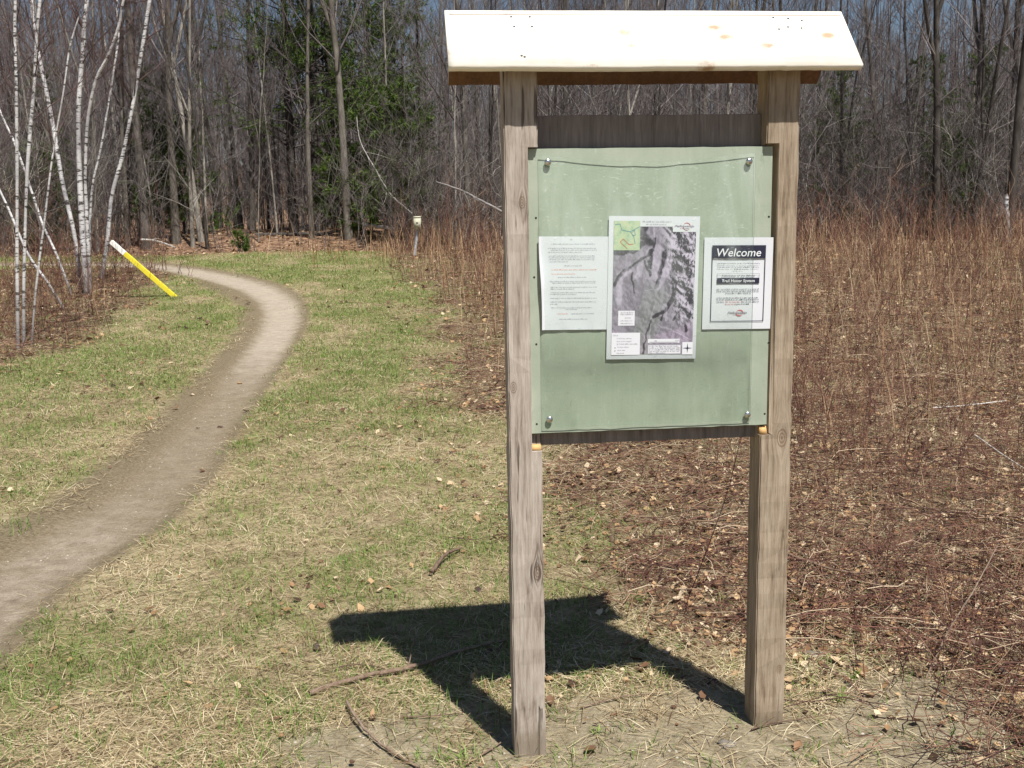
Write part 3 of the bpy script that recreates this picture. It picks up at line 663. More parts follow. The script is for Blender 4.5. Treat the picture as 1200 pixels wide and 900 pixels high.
for (yy, xa, xb) in ((289, 130, 520), (322, 135, 520), (338, 285, 370), (515, 135, 520), (532, 135, 520), (550, 215, 445), (590, 135, 520), (607, 135, 520), (626, 135, 215), (626, 360, 520), (646, 215, 225), (646, 310, 440)): wordline(a, wx(xa), wx(xb), wz(yy+5), .0042, r, YP)
for (yy, xa, xb) in ((626, 222, 350), (646, 228, 303)): wordline(b2, wx(xa), wx(xb), wz(yy+5), .0042, r, YP)
build_flat('printing', a, M_ink, pp); build_flat('printing', b2, M_red, pp, 'red words in the small print')
def swirl(parent, cx, cz, R1, R2, y):
    th = np.linspace(-.6, 2.6, 22); a = Acc(); V = []
    for s__, off in ((1, 0), (1, math.pi)):
        b0 = a.n; V = []
        for q, t in enumerate(th):
            wdt = .16*math.sin(math.pi*q/21)+.01
            for rr in (1+wdt, 1-wdt): V.append([cx+R1*rr*math.cos(t+off), y, cz+R2*rr*math.sin(t+off)])
        a.add(V, Q=[[2*q, 2*q+1, 2*q+3, 2*q+2] for q in range(21)])
    return build_flat('logo_swirl', a, M_red, parent, 'thin red oval swirl of the club emblem')
def logo(parent, x0, x1, zc, h, y):
    text('logo_lettering', 'Fellowship', x0, x0+(x1-x0)*.97, zc-h*.1, h*.55, M_grey, parent, y-.0003, .35, .03, .95)
    text('logo_lettering', 'of the Wheel', x0+(x1-x0)*.28, x0+(x1-x0)*.72, zc-h*.6, h*.36, M_grey, parent, y-.0003, .35, .02)
    swirl(parent, x0+(x1-x0)*.6, zc, (x1-x0)*.17, h*.95, y)
logo(pp, wx(238), wx(425), wz(724), 26*k_, YP)
# --- map poster
s3 = sheet_root('map_poster', 'tall trail map poster with mauve aerial photograph in a white border, centre of the board', 'map', ((710.2, 421), (815.8, 420)), None)
pp = curl_sheet('paper', .279, .432, M_paper, s3, lambda a, b, X, Z: (X, -.0030-.0008*np.sin(a*3.1)+0*Z, Z))
k_ = .432/838.; mx = lambda x: (x-45)*.279/535.; mz = lambda y: .432-(y-40)*k_
nx, nz = 242, 391; gx = np.linspace(75, 558, nx); gy = np.linspace(68, 850, nz); GX, GY = np.meshgrid(gx, gy)
def seg(poly, w, soft=.6):
    d = np.full(GX.shape, 1e9)
    for (x0, y0), (x1, y1) in zip(poly[:-1], poly[1:]):
        vx, vy = x1-x0, y1-y0; t = np.clip(((GX+wxn-x0)*vx+(GY+wyn-y0)*vy)/(vx*vx+vy*vy), 0, 1); d = np.minimum(d, np.hypot(GX+wxn-x0-t*vx, GY+wyn-y0-t*vy))
    return 1-ss(w*soft*.5, w*(1+soft)*.5, d)
fb = lambda s, sd: vnoise(GX, GY, s, sd)*.55+vnoise(GX, GY, s*2.1, sd+1)*.28+vnoise(GX, GY, s*4.3, sd+2)*.17
wxn = (fb(.03, 70)-.5)*22; wyn = (fb(.03, 75)-.5)*22
hgt = fb(.013, 80)*2.0; hs = np.gradient(hgt+.25*np.abs(fb(.045, 90)-.5)*2, axis=1)*9-np.gradient(hgt, axis=0)*7
rug = .8*ss(380, 470, GX-(GY-400)*.15)*(1-ss(620, 700, GY))
L = .285+.07*(fb(.05, 95)-.5)+np.clip(hs, -.3, .3)*(.22+1.1*rug)
for poly, w in (([(330, 235), (325, 385)], 38), ([(405, 290), (385, 370), (345, 450)], 26), ([(165, 350), (125, 400), (108, 450), (110, 545)], 22), ([(215, 390), (240, 330)], 22), ([(385, 560), (400, 640)], 14), ([(460, 560), (500, 640)], 14)): L = L+.16*seg(poly, w, .9)
for poly, w in (([(318, 170), (305, 235), (232, 298), (140, 355), (82, 440)], 14), ([(255, 105), (245, 150), (285, 190)], 32), ([(265, 300), (278, 345), (294, 388)], 11), ([(294, 268), (292, 335)], 15), ([(375, 250), (372, 310), (352, 375), (334, 455)], 17),
                ([(442, 290), (436, 345), (425, 372)], 34), ([(432, 400), (442, 460), (427, 530), (392, 590), (318, 627)], 16), ([(180, 370), (190, 430), (206, 482)], 8), ([(447, 540), (490, 610), (517, 712)], 12), ([(440, 645), (456, 600)], 9), ([(368, 650), (376, 620)], 8),
                ([(520, 575), (545, 620)], 9), ([(262, 850), (280, 740), (302, 640)], 8), ([(85, 250), (180, 240), (240, 200)], 26), ([(540, 240), (480, 250), (420, 240)], 16), ([(470, 330), (540, 350)], 8), ([(450, 400), (550, 395)], 7), ([(480, 440), (550, 470)], 8)): L = L-.24*seg(poly, w, .8)
for poly, w in (([(312, 95), (314, 170), (302, 215), (262, 262), (215, 300), (150, 340), (100, 378)], 6), ([(340, 668), (430, 705), (545, 762)], 4), ([(300, 850), (300, 640), (330, 560)], 4), ([(265, 408), (325, 412)], 3), ([(270, 470), (320, 470)], 3)): L = L+.13*seg(poly, w)
L = np.clip(L, .05, .62); mv = np.stack([L*1.0, L*.88, L*1.10, np.ones_like(L)], -1)
gt = ss(.12, .25, L)*(1-ss(40, 110, np.abs(GX-300-.3*(600-GY))))*ss(380, 520, GY)*.35; mv[..., 0] -= gt*.05; mv[..., 1] += gt*.03; mv[..., 2] -= gt*.09
mv = np.clip(mv, .02, 1)
V = np.column_stack([mx(GX).ravel(), np.full(GX.size, -.0042), mz(GY).ravel()]); i, j = np.meshgrid(np.arange(nz-1), np.arange(nx-1), indexing='ij')
Q = np.stack([i*nx+j, (i+1)*nx+j, (i+1)*nx+j+1, i*nx+j+1], -1).reshape(-1, 4)
n = N('printed_aerial_photo'); M_air = n.fin(n.attr('ink', 'Color'), .5, .35)
link('aerial_photograph', mesh('aerial_photograph', V, [Q], M_air, extra=dict(ink=mv.reshape(-1, 4))), pp)
a = Acc(); ym = -.0047
for (x0, x1, y0, y1) in ((228, 420, 68, 100), (420, 560, 66, 130), (110, 208, 590, 678), (73, 243, 720, 852), (290, 480, 758, 782), (293, 486, 796, 846), (497, 560, 778, 852)): 
    a = Acc(); quad(a, mx(x0), mx(x1), mz(y1), mz(y0), ym); build_flat('text_box', a, M_paper, pp)
a = Acc(); quad(a, mx(287), mx(490), mz(850), mz(789), ym+.0003); build_flat('caption_border', a, M_grey, pp)
n = N('printed_inset_map'); c = n.ramp(n.noise(n.co('Object', (1, 0, 1)), 45, 4, .6), [(.35, (.30, .44, .28)), (.5, (.46, .56, .34)), (.65, (.55, .58, .36))]); M_in = n.fin(c, .5)
a = Acc(); quad(a, mx(75), mx(228), mz(237), mz(68), ym); ins = build_flat('inset_map', a, M_in, pp)
a, b2 = Acc(), Acc()
def stroke(acc, pts, w, y):
    for (x0, y0), (x1, y1) in zip(pts[:-1], pts[1:]):
        d = np.array([x1-x0, y1-y0], float); nn = np.array([-d[1], d[0]])/np.hypot(*d)*w/2
        acc.add([[mx(px), y, mz(py)] for px, py in ((x0-nn[0], y0-nn[1]), (x1-nn[0], y1-nn[1]), (x1+nn[0], y1+nn[1]), (x0+nn[0], y0+nn[1]))], Q=[[0, 1, 2, 3]])
stroke(a, [(80, 90), (110, 85), (120, 120), (170, 130), (225, 100)], 3, ym-.0004); stroke(a, [(170, 130), (190, 155), (200, 200)], 3, ym-.0004); stroke(a, [(180, 135), (195, 120), (200, 150), (182, 152)], 3, ym-.0004)
build_flat('inset_lines', a, flat('blue_green_ink', (.12, .30, .33), .5), pp)
stroke(b2, [(112, 190), (130, 172), (165, 205), (190, 200)], 4, ym-.0004); stroke(b2, [(115, 192), (155, 228)], 3, ym-.0004); build_flat('inset_outline', b2, flat('brown_ink', (.45, .20, .12), .5), pp)
a = Acc()
for (x0, x1, y, h) in ((240, 412, 76, .005), (262, 380, 91, .004), (125, 200, 604, .0046), (122, 200, 615, .0046), (150, 185, 635, .004), (125, 195, 652, .004), (125, 195, 668, .004), (82, 112, 740, .005), (105, 190, 757, .004), (105, 190, 774, .004), (105, 235, 790, .004), (110, 175, 808, .004), (110, 160, 827, .004), (105, 150, 844, .004),
                    (298, 482, 806, .0048), (298, 482, 816, .0048), (298, 482, 826, .0048), (298, 482, 836, .0048), (298, 400, 845, .0042), (330, 345, 773, .005), (455, 475, 771, .006)): wordline(a, mx(x0), mx(x1), mz(y), h, r, ym-.0004)
for (x_, y_) in ((95, 810), (95, 828)): quad(a, mx(x_-3), mx(x_+3), mz(y_+3), mz(y_-4), ym-.0004)
stroke(a, [(300, 777), (470, 777)], 2, ym-.0004); build_flat('printing', a, M_grey, pp); a = Acc()
for dx, dy in ((0, 30), (30, 0)):       # compass star
    cxm, cym = 528, 814
    a.add([[mx(cxm-dx), ym-.0004, mz(cym-dy)], [mx(cxm+ (4 if dy else 0)), ym-.0004, mz(cym+(4 if dx else 0))], [mx(cxm+dx), ym-.0004, mz(cym+dy)], [mx(cxm-(4 if dy else 0)), ym-.0004, mz(cym-(4 if dx else 0))]], Q=[[0, 1, 2, 3]])
build_flat('compass_star', a, M_ink, pp)
logo(pp, mx(428), mx(550), mz(100), 22*k_, ym)

# ------------------------------------------------------------------ bare trees
def bark(name, stops, vs=(1, 1, .25), sc=9):
    n = N(name); tc = n.co('Object', vs); f = n.noise(tc, sc, 5, .65, .4); f2 = n.noise(n.co('Object', (1, 1, .5)), 2.2, 3)
    f = n.math('ADD', n.math('MULTIPLY', f, .6), n.math('MULTIPLY', f2, .4)); f = n.math('ADD', f, n.math('MULTIPLY', n.math('SUBTRACT', n.objrnd(), .5), .16))
    c = n.ramp(f, stops); n.bump(f, .03, .6); return n.fin(c, .9, .15)
M_bark = [bark('grey_brown_bark', [(.3, (.065, .056, .046)), (.5, (.15, .133, .112)), (.7, (.29, .265, .23))]),
          bark('dark_bark', [(.3, (.03, .025, .022)), (.5, (.075, .065, .057)), (.7, (.17, .15, .135))]),
          bark('pale_grey_bark', [(.3, (.14, .125, .105)), (.5, (.28, .255, .22)), (.7, (.46, .43, .38))])]
n = N('twig_bark'); M_twig = n.fin(n.ramp(n.objrnd(), [(0, (.10, .084, .084)), (.5, (.165, .14, .142)), (1, (.26, .23, .225))]), .8, .2)
def interp_path(P, t):
    K = P.shape[-2]; tt = np.clip(t, 0, 1)*(K-1); i0 = np.minimum(tt.astype(int), K-2); return i0, (tt-i0)[:, None]
def grow(base, dirs, Ln, K, rr, r0, taper, up=.15, wob=.08):
    """many limbs: start points, start directions, lengths -> paths that wander and turn up"""
    n = len(base); P = np.zeros((n, K, 3)); P[:, 0] = base; d = dirs.copy(); st = (Ln/(K-1))[:, None]
    for k in range(1, K):
        d = unit(d+rr.normal(0, wob, (n, 3))+np.array([0, 0, up])); P[:, k] = P[:, k-1]+d*st
    t = np.linspace(0, 1, K); R = r0[:, None]*(1-taper*t)[None, :]
    return P, R
def spawn(P, R, n, rr, t0, t1, el=(.3, 1.0), mode='up'):
    M, K, _ = P.shape; idx = np.repeat(np.arange(M), n); t = rr.uniform(t0, t1, M*n); i0, f = interp_path(P[0], t)
    b = P[idx, i0]*(1-f)+P[idx, i0+1]*f; rad_ = R[idx, i0]*(1-f[:, 0])+R[idx, i0+1]*f[:, 0]
    pd = unit(P[idx, i0+1]-P[idx, i0]); rv = unit(rr.normal(0, 1, (len(idx), 3))); side = unit(np.cross(pd, rv)); a = rr.uniform(el[0], el[1], len(idx))[:, None]
    return b, unit(pd*np.cos(a)+side*np.sin(a)), rad_, idx, t
def tree_mesh(seed, H, r0, first=.2, nl=26, fork=0, lean=.03, twigs=5, mat=0, pts=None, sub=6, limb=.26, detail=True):
    rr = np.random.default_rng(seed); K = 14
    P = np.zeros((1, K, 3)); t = np.linspace(0, 1, K)
    az = rr.uniform(0, 6.28); P[0, :, 0] = math.cos(az)*lean*H*t**1.3+np.cumsum(rr.normal(0, .0045*H, K))*t; P[0, :, 1] = math.sin(az)*lean*H*t**1.3+np.cumsum(rr.normal(0, .0045*H, K))*t; P[0, :, 2] = t*H-.2*(1-t)
    r0 = r0*.8; R = (r0*(1-.86*t**1.1)+.35*r0*np.exp(-t*28))[None, :]
    tr = Acc(); V, Q = tubes(P, R, 8); tr.add(V, Q=Q)
    mains = [(P, R)]
    if fork:
        for _ in range(fork):
            ft = rr.uniform(.12, .4) if fork > 0 else .3
            b, d, rad_, _, _ = spawn(P, R, 1, rr, ft, ft+.02, (.2, .42)); Pf, Rf = grow(b, d, np.array([H*(1-ft)*.85]), 10, rr, rad_*.75, .8, .10, .05)
            V, Q = tubes(Pf, Rf, 7); tr.add(V, Q=Q); mains.append((Pf, Rf))
    cr = Acc()
    for (Pm, Rm_) in mains:
        nn = nl if Pm is P else nl//2
        b, d, rad_, _, tt = spawn(Pm, Rm_, nn, rr, first, .97, (.55, 1.15)); Ln = H*limb*(1.08-tt)*rr.uniform(.5, 1.2, nn)+.3
        P1, R1 = grow(b, d, Ln, 6, rr, np.clip(rad_*rr.uniform(.16, .4, nn), .008, 1), .78, .14, .09)
        V, Q = tubes(P1, R1, 5); cr.add(V, Q=Q)
        b, d, rad_, idx, tt = spawn(P1, R1, sub, rr, .2, 1, (.3, .9)); P2, R2 = grow(b, d, Ln[idx]*rr.uniform(.25, .6, len(idx)), 4, rr, np.clip(rad_*.55, .005, .03), .6, .16, .14)
        V, Q = tubes(P2, R2, 3); cr.add(V, Q=Q)
        if twigs:
            L2 = np.linalg.norm(P2[:, -1]-P2[:, 0], axis=1)
            b, d, rad_, idx, tt = spawn(P2, R2, twigs, rr, .15, 1, (.3, .9)); P3, R3 = grow(b, d, L2[idx]*rr.uniform(.3, .75, len(idx))+.08, 3, rr, np.clip(rad_*.6, .0038, .01), .4, .18, .12)
            V, Q = tubes(P3, R3, 3); cr.add(V, Q=Q)
    return tr.build('trunk', M_bark[mat], True), cr.build('crown', M_twig)
print('protos')
PROTO = []
spec_ = [(16, .12, .2, 24, 0, .03, 0), (17, .16, .25, 26, 1, .03, 0), (14, .08, .2, 24, 0, .05, 1), (16, .13, .22, 26, 2, .04, 1), (12, .05, .2, 20, 0, .07, 2), (15, .09, .2, 24, 1, .06, 2),
         (17, .15, .35, 24, 0, .02, 1), (10, .035, .2, 18, 0, .08, 0), (8, .028, .15, 18, 1, .12, 2), (13, .07, .2, 24, 1, .05, 1)]
for q, (H, r0, fi, nl, fk, ln, mt) in enumerate(spec_): PROTO.append(tree_mesh(100+q, H, r0, fi, nl, fk, ln, 4, mt))
def place_tree(proto, x, y, s, rz, label, group, tilt=(0, 0), name='bare_tree', cat='tree'):
    tm, cm = proto; z = float(g0(x, y))-.05
    t = thing(name, label, cat, (x, y, z), (tilt[0], tilt[1], rz), group); t.scale = (s, s, s)
    link('trunk', tm, t); link('crown', cm, t); return t
# trees that stand out in the photograph: (pixel x of foot, distance, prototype, scale, turn, label)
def foot(px, Y):       # ground point in the vertical plane through pixel column px
    P = at_depth(px, 290, Y); return P[0], P[1]
named = [(207, 31, 1, .95, 0.5, 'thick grey trunk standing just beyond the far bend of the trail'),
         (226, 30.5, 5, .85, 1.2, 'leaning forked grey tree right beside the thick trunk at the trail bend'),
         (243, 33, 4, 1.1, 2.0, 'slim straight pale trunk behind the forked tree at the trail bend'),
         (303, 31, 8, 1.0, 0.3, 'small crooked dead tree standing in the leaf litter right of the trail bend'),
         (326, 33, 4, .8, 4.0, 'thin pale sapling between the crooked dead tree and the dark twin trunks'),
         (372, 36, 6, 1.0, 1.0, 'darker and thicker of the twin trunks in front of the tall pine'),
         (381, 38, 2, 1.1, 2.6, 'thinner of the twin trunks in front of the tall pine'),
         (409, 31.5, 1, 1.0, 3.6, 'tall grey tree with a high fork left of the nest box'),
         (150, 32, 0, .9, 0.9, 'shaded grey trunk seen behind the leaning white birch'),
         (166, 34, 5, .9, 5.2, 'brown trunk just right of the leaning white birch'),
         (534, 30, 4, .75, 1.9, 'thin crooked whitish sapling right of the nest box'),
         (575, 31, 9, .9, 4.4, 'bare tree behind the left roof end of the kiosk'),
         (1096, 27, 3, .95, .4, 'dark many forked tree right of the kiosk roof'),
         (1180, 26, 3, 1.05, 3.0, 'large dark forked tree at the right edge of the picture'),
         (1058, 29, 7, 1.0, 1.7, 'slim pale trunk left of the dark many forked tree'),
         (1022, 28, 7, .95, 2.9, 'slim trunk nearest the right end of the kiosk roof'),
         (985, 30, 9, .9, 5.5, 'bare tree standing just outside the right kiosk post')]
for (px, Y, k, s, rz, lab) in named:
    x, y = foot(px, Y); place_tree(PROTO[k], x, y, s, rz, lab, 'bare trees along the wood edge')
taken = [foot(a[0], a[1]) for a in named]
cnt = 0; tries = 0
while cnt < 275 and tries < 20000:
    tries += 1
    Y = 30+34*rng.random()**1.25; lim = .66*Y+2; x = rng.uniform(-lim, lim)
    if x > 6: Y -= min(3.0, (x-6)*.3)
    if pathm([x], [Y])[0] < 2.2: continue
    if min((x-a)**2+(Y-b)**2 for a, b in taken) < (.45+.012*(Y-28))**2: continue
    taken.append((x, Y)); cnt += 1; k = rng.choice(10, p=[.09, .04, .14, .04, .20, .08, .04, .20, .08, .09])
    place_tree(PROTO[k], x, Y, rng.uniform(.75, 1.15), rng.uniform(0, 6.28), 'leafless grey forest tree crowded among others in the wood behind the meadow', 'leafless trees filling the wood', (rng.normal(0, .03), rng.normal(0, .03)))
print('trees', cnt)
# far wood as one mass
rr = np.random.default_rng(5); acc = Acc(); n = 900
Y = rng.uniform(60, 150, n); x = rng.uniform(-.75, .75, n)*Y; H = rng.uniform(10, 17, n); K = 6; t = np.linspace(0, 1, K)
P = np.zeros((n, K, 3)); P[:, :, 0] = x[:, None]+rng.normal(0, .6, n)[:, None]*t; P[:, :, 1] = Y[:, None]+rng.normal(0, .6, n)[:, None]*t; P[:, :, 2] = (g0(x, Y)-.3)[:, None]+H[:, None]*t
P[:, 1:, :2] += rng.normal(0, .12, (n, K-1, 2)); R = rng.uniform(.07, .22, n)[:, None]*(1-.85*t)[None, :]
V, Q = tubes(P, R, 4); acc.add(V, Q=Q, r=np.repeat(rng.random(n), K*4))
b, d, rad_, idx, tt = spawn(P, R, 16, rr, .12, .98, (.5, 1.1)); P1, R1 = grow(b, d, H[idx]*.26*(1.1-tt)+.4, 4, rr, np.clip(rad_*.4, .014, .2), .7, .18, .12); V, Q = tubes(P1, R1, 3); acc.add(V, Q=Q, r=np.repeat(rng.random(len(idx)), 12))
b, d, rad_, idx, tt = spawn(P1, R1, 5, rr, .2, 1, (.3, .9)); L1 = np.linalg.norm(P1[:, -1]-P1[:, 0], axis=1); P2, R2 = grow(b, d, L1[idx]*.5, 3, rr, np.full(len(idx), .012), .4, .18, .12); V, Q = tubes(P2, R2, 3); acc.add(V, Q=Q, r=np.repeat(rng.random(len(idx)), 9))
M_far = rndmat('distant_bark', [(0, (.07, .06, .062)), (.5, (.135, .12, .125)), (1, (.25, .235, .23))], .9, .1)
stuff('distant_wood', acc, M_far, 'far off leafless wood rising behind the nearer trees', 'woodland')
# undergrowth: saplings and whips at the wood's edge and inside it
acc = Acc(); n = 5200; Y = 28.5+30*rng.random(n)**1.4; x = rng.uniform(-.68, .68, n)*Y; Y = Y-np.clip((x-6)*.3, 0, 3)*(x > 6); k = (pathm(x, Y) > 2.2) & ~((x > -11.5) & (x < -3.8) & (Y < 35) & (rng.random(len(x)) < .75)); x, Y = x[k], Y[k]; n = len(x)
H = rng.uniform(.8, 5.5, n)*(.4+.9*vnoise(x, Y, .35, 77)); P2 = stems(x, Y, g0(x, Y), H, rng.uniform(.005, .014, n), rng.uniform(0, .35, n), np.clip(rng.normal(.5, .25, n), 0, 1), acc, nbr=9, K=6, blen=.5, wob=.035)
m = P2.shape[0]; b, d, rad_, idx, tt = spawn(P2, np.full((m, 3), .004), 2, rr, .2, 1, (.3, .9)); L1 = np.linalg.norm(P2[:, -1]-P2[:, 0], axis=1); P3, R3 = grow(b, d, L1[idx]*.6, 3, rr, np.full(len(idx), .0036), .4, .1, .12); V, Q = tubes(P3, R3, 3); acc.add(V, Q=Q, r=np.repeat(rng.random(len(idx)), 9))
M_under2 = rndmat('undergrowth_twigs', [(0, (.055, .045, .044)), (.4, (.12, .10, .096)), (.8, (.21, .185, .172)), (1, (.42, .39, .35))], .8, .15)
stuff('undergrowth', acc, M_under2, 'tangle of grey brown saplings and whips at the wood edge', 'undergrowth')

# ------------------------------------------------------------------ pines
M_needle = rndmat('pine_needles', [(0, (.03, .06, .010)), (.5, (.08, .135, .022)), (1, (.16, .23, .045))], .55, .3, .2)
def pine_mesh(seed, H, r0, first, nw, spread, dens=70):
    rr = np.random.default_rng(seed); K = 10; t = np.linspace(0, 1, K); P = np.zeros((1, K, 3)); P[0, :, 2] = t*H-.2; P[0, :, :2] += np.cumsum(rr.normal(0, .03, (K, 2)), 0); R = (r0*(1-.9*t))[None, :]
    tr = Acc(); V, Q = tubes(P, R, 8); tr.add(V, Q=Q)
    b, d, rad_, idx, tt = spawn(P, R, nw, rr, first, .98, (1.1, 1.6)); Ln = spread*(1.12-tt)**.8*rr.uniform(.45, 1.15, nw)+.25
    P1, R1 = grow(b, d, Ln, 6, rr, np.clip(rad_*.25, .008, .06), .7, .06, .08); V, Q = tubes(P1, R1, 4); tr.add(V, Q=Q)
    b, d, rad_, idx, tt = spawn(P1, R1, 9, rr, .25, 1, (.5, 1.2)); P2, R2 = grow(b, d, Ln[idx]*rr.uniform(.18, .4, len(idx)), 4, rr, np.full(len(idx), .006), .5, .03, .1); V, Q = tubes(P2, R2, 3); tr.add(V, Q=Q)
    nd = Acc(); b, d, rad_, idx, tt = spawn(P2, R2, dens, rr, .1, 1, (.4, 1.3)); n = len(b)
    s = unit(np.cross(d, rr.normal(0, 1, (n, 3))))*rr.uniform(.009, .018, n)[:, None]; Lk = rr.uniform(.10, .2, n)[:, None]; 
    V = np.stack([b-s, b+s, b+d*Lk], 1).reshape(-1, 3); nd.add(V, T=np.arange(n*3).reshape(-1, 3), r=np.repeat(np.clip(rr.normal(.5, .25, n), 0, 1), 3))
    return tr.build('trunk', M_bark[1], True), nd.build('foliage', M_needle)
PP = [pine_mesh(1, 15, .17, .2, 95, 3.4, 40), pine_mesh(2, 10, .10, .08, 70, 2.5, 40), pine_mesh(3, 4.0, .05, .05, 48, 1.4, 40), pine_mesh(4, 1.3, .02, .05, 16, .5, 30)]
def place_pine(k, px, Y, s, rz, label, group='pines in the wood'):
    x, y = foot(px, Y); t = thing('pine_tree', label, 'pine tree', (x, y, float(g0(x, y))-.05), (0, 0, rz), group); t.scale = (s, s, s)
    link('trunk', PP[k][0], t); link('crown', PP[k][1], t)
for (k, px, Y, s, rz, lab) in ((0, 345, 34.5, 1.0, 0, 'dark green pine left of the tall pine behind the twin trunks'), (0, 440, 38, 1.0, 2, 'tall green pine whose branches spread behind the grey high forked tree'),
        (0, 395, 38, 1.15, 4, 'tall pine farther back between the two nearer pines'), (1, 188, 33, .55, 1, 'low green pine behind the trunks at the trail bend'), (2, 455, 32, 1.3, 3, 'young pine just left of the nest box'),
        (1, 480, 37, .8, 5, 'middle sized pine behind the nest box'), (2, 215, 33.5, 1.0, 2.2, 'young pine glimpsed between the trunks at the trail bend'), (1, 970, 34, .6, .7, 'pine glimpsed behind the trees right of the kiosk'),
        (1, 1075, 36, .6, 1.9, 'pine glimpsed behind the dark many forked tree'), (2, 1110, 31, .8, 3.3, 'young pine low in the wood on the right side'), (3, 285, 29.3, .5, 0, 'tiny green pine seedling in the leaf litter beyond the trail'),
        (2, 55, 33, .9, .5, 'young pine behind the left birches'), (2, 400, 33, .8, 1.0, 'young pine beneath the tall grey high forked tree'), (1, 60, 40, .7, 3, 'far pine behind the birch stems'),
        (1, 1150, 40, .7, 4, 'far pine near the right edge of the picture')):
    place_pine(k, px, Y, s, rz, lab)

# ------------------------------------------------------------------ birches
n = N('birch_bark'); tc = n.co('Object', (1, 1, 3.2)); big_ = n.noise(n.co('Object', (1, 1, 1.0)), 2.4, 3, .6)
len_ = n.rampf(n.noise(tc, 5.5, 4, .65, .5), .52, .60); fine_ = n.rampf(n.noise(n.co('Object', (1, 1, 12)), 8, 3, .6), .6, .68, 0, .6)
mk = n.math('MAXIMUM', len_, fine_)
c = n.mix(n.rampf(big_, .3, .7), (.38, .36, .365), (.70, .685, .68)); c = n.mix(mk, c, (.07, .06, .055))
ax = n.nd('ShaderNodeSeparateXYZ'); n.t.links.new(n.co('Object'), ax.inputs[0]); low = n.rampf(n.math('ADD', ax.outputs[2], n.math('MULTIPLY', big_, .8)), .35, 1.3, .75, 0); c = n.mix(low, c, (.13, .11, .10))
n.bump(n.noise(tc, 30, 3), .01, .5); M_birch = n.fin(c, .7, .25)
M_btwig = flat('birch_twigs', (.10, .06, .055), .6, .3)
def birch(label, pts, r0px, r1px, nbr=16, seed=0, top=True, dy=0.):
    rr = np.random.default_rng(seed); b = gnd(*pts[0]); Y0 = b[1]
    P = [at_depth(px, py, Y0+dy*q/len(pts)) for q, (px, py) in enumerate(pts)]; P = np.array(P)
    if top and pts[-1][1] < 10:   # carry the stem on above the picture
        d = P[-1]-P[-2]; d = d/np.linalg.norm(d); P = np.vstack([P, P[-1]+d*2.0+np.array([.1, .1, 0]), P[-1]+d*4.0+np.array([.3, .2, -.1])])
    P = catm(P, 6); K = len(P); t = np.linspace(0, 1, K); P = P-b; P[0, 2] -= .08
    mpx = np.linalg.norm(ray(pts[0][0], pts[0][1]))*0+Y0/1200.
    R = .58*mpx*(r0px+(r1px-r0px)*t)/2; R = R*(1+.12*np.interp(t, np.linspace(0, 1, 12), rr.normal(0, .6, 12)))
    if top and pts[-1][1] < 10: R *= 1-.6*ss(.75, 1, t)
    R = np.where(t > .985, R*.4, R)
    t_ = thing('birch_tree', label, 'birch tree', tuple(b), group='white birches beside the trail')
    tr = Acc(); V, Q = tubes(P[None], R[None], 10); 
    V = np.vstack([V, P[-1:]]); nV = len(V)-1; tr.add(V, Q=Q, T=[[nV-10+k, nV-10+(k+1) % 10, nV] for k in range(10)])
    link('trunk', tr.build('trunk', M_birch, True), t_)
    if nbr:
        cr = Acc(); bb, d, rad_, _, tt = spawn(P[None], R[None], nbr, rr, .3, .98, (.4, .9)); Ln = rr.uniform(.5, 1.6, nbr); P1, R1 = grow(bb, d, Ln, 6, rr, np.clip(rad_*.35, .006, .02), .7, .12, .12); V, Q = tubes(P1, R1, 4); cr.add(V, Q=Q)
        bb, d, rad_, idx, tt = spawn(P1, R1, 6, rr, .2, 1, (.3, .8)); P2, R2 = grow(bb, d, Ln[idx]*.45, 4, rr, np.full(len(idx), .0035), .5, -.02, .1); V, Q = tubes(P2, R2, 3); cr.add(V, Q=Q)
        bb, d, rad_, idx, tt = spawn(P2, R2, 3, rr, .2, 1, (.3, .8)); P3, R3 = grow(bb, d, np.full(len(idx), .3), 3, rr, np.full(len(idx), .0024), .5, -.1, .1); V, Q = tubes(P3, R3, 3); cr.add(V, Q=Q)
        link('crown', cr.build('crown', M_btwig), t_)
    return t_
birch('straight upright white birch, leftmost stem of the near birch trio', [(21, 409), (20, 300), (20, 200), (19, 100), (18, 0)], 7, 5, 14, 1)
birch('white birch curving slightly right, middle stem of the near birch trio', [(28, 406), (28, 330), (32, 200), (40, 100), (47, 0)], 7, 5.5, 14, 2)
birch('thin pale birch leaning right, slimmest stem of the near birch trio', [(37, 404), (42, 340), (52, 260), (62, 180), (74, 110), (82, 55), (93, 18)], 5, 2.5, 10, 3)
birch('thickest white birch, rising straight from the middle of the rear clump', [(101, 345), (97, 280), (93, 200), (92, 130), (97, 60), (102, 0)], 11, 7, 18, 4)
birch('white birch leaning left from the foot of the thickest birch', [(94, 336), (88, 280), (73, 213), (62, 147), (50, 87), (43, 50), (37, 0)], 9, 6, 16, 5, dy=.6)
birch('white birch stem close behind the thickest one, bending right at its top', [(106, 344), (101, 240), (100, 200), (103, 140), (113, 93), (127, 65), (140, 28), (146, -5)], 7, 4, 14, 6, dy=-.5)
birch('slim grey white birch between the thickest and the right leaning one', [(104, 335), (107, 230), (117, 180), (124, 140), (133, 85), (139, 40), (137, 0)], 5, 3, 12, 7, dy=.4)
birch('bright white birch leaning right behind the yellow marker post', [(119, 328), (126, 280), (131, 230), (143, 185), (154, 132), (162, 85), (169, 42), (175, 2), (177, -12)], 9, 5.5, 16, 8, dy=.3)
birch('low birch stem leaning steeply left from the brush', [(75, 362), (55, 330), (33, 298), (10, 245), (-8, 205), (-30, 140)], 6, 3.5, 6, 9, False)
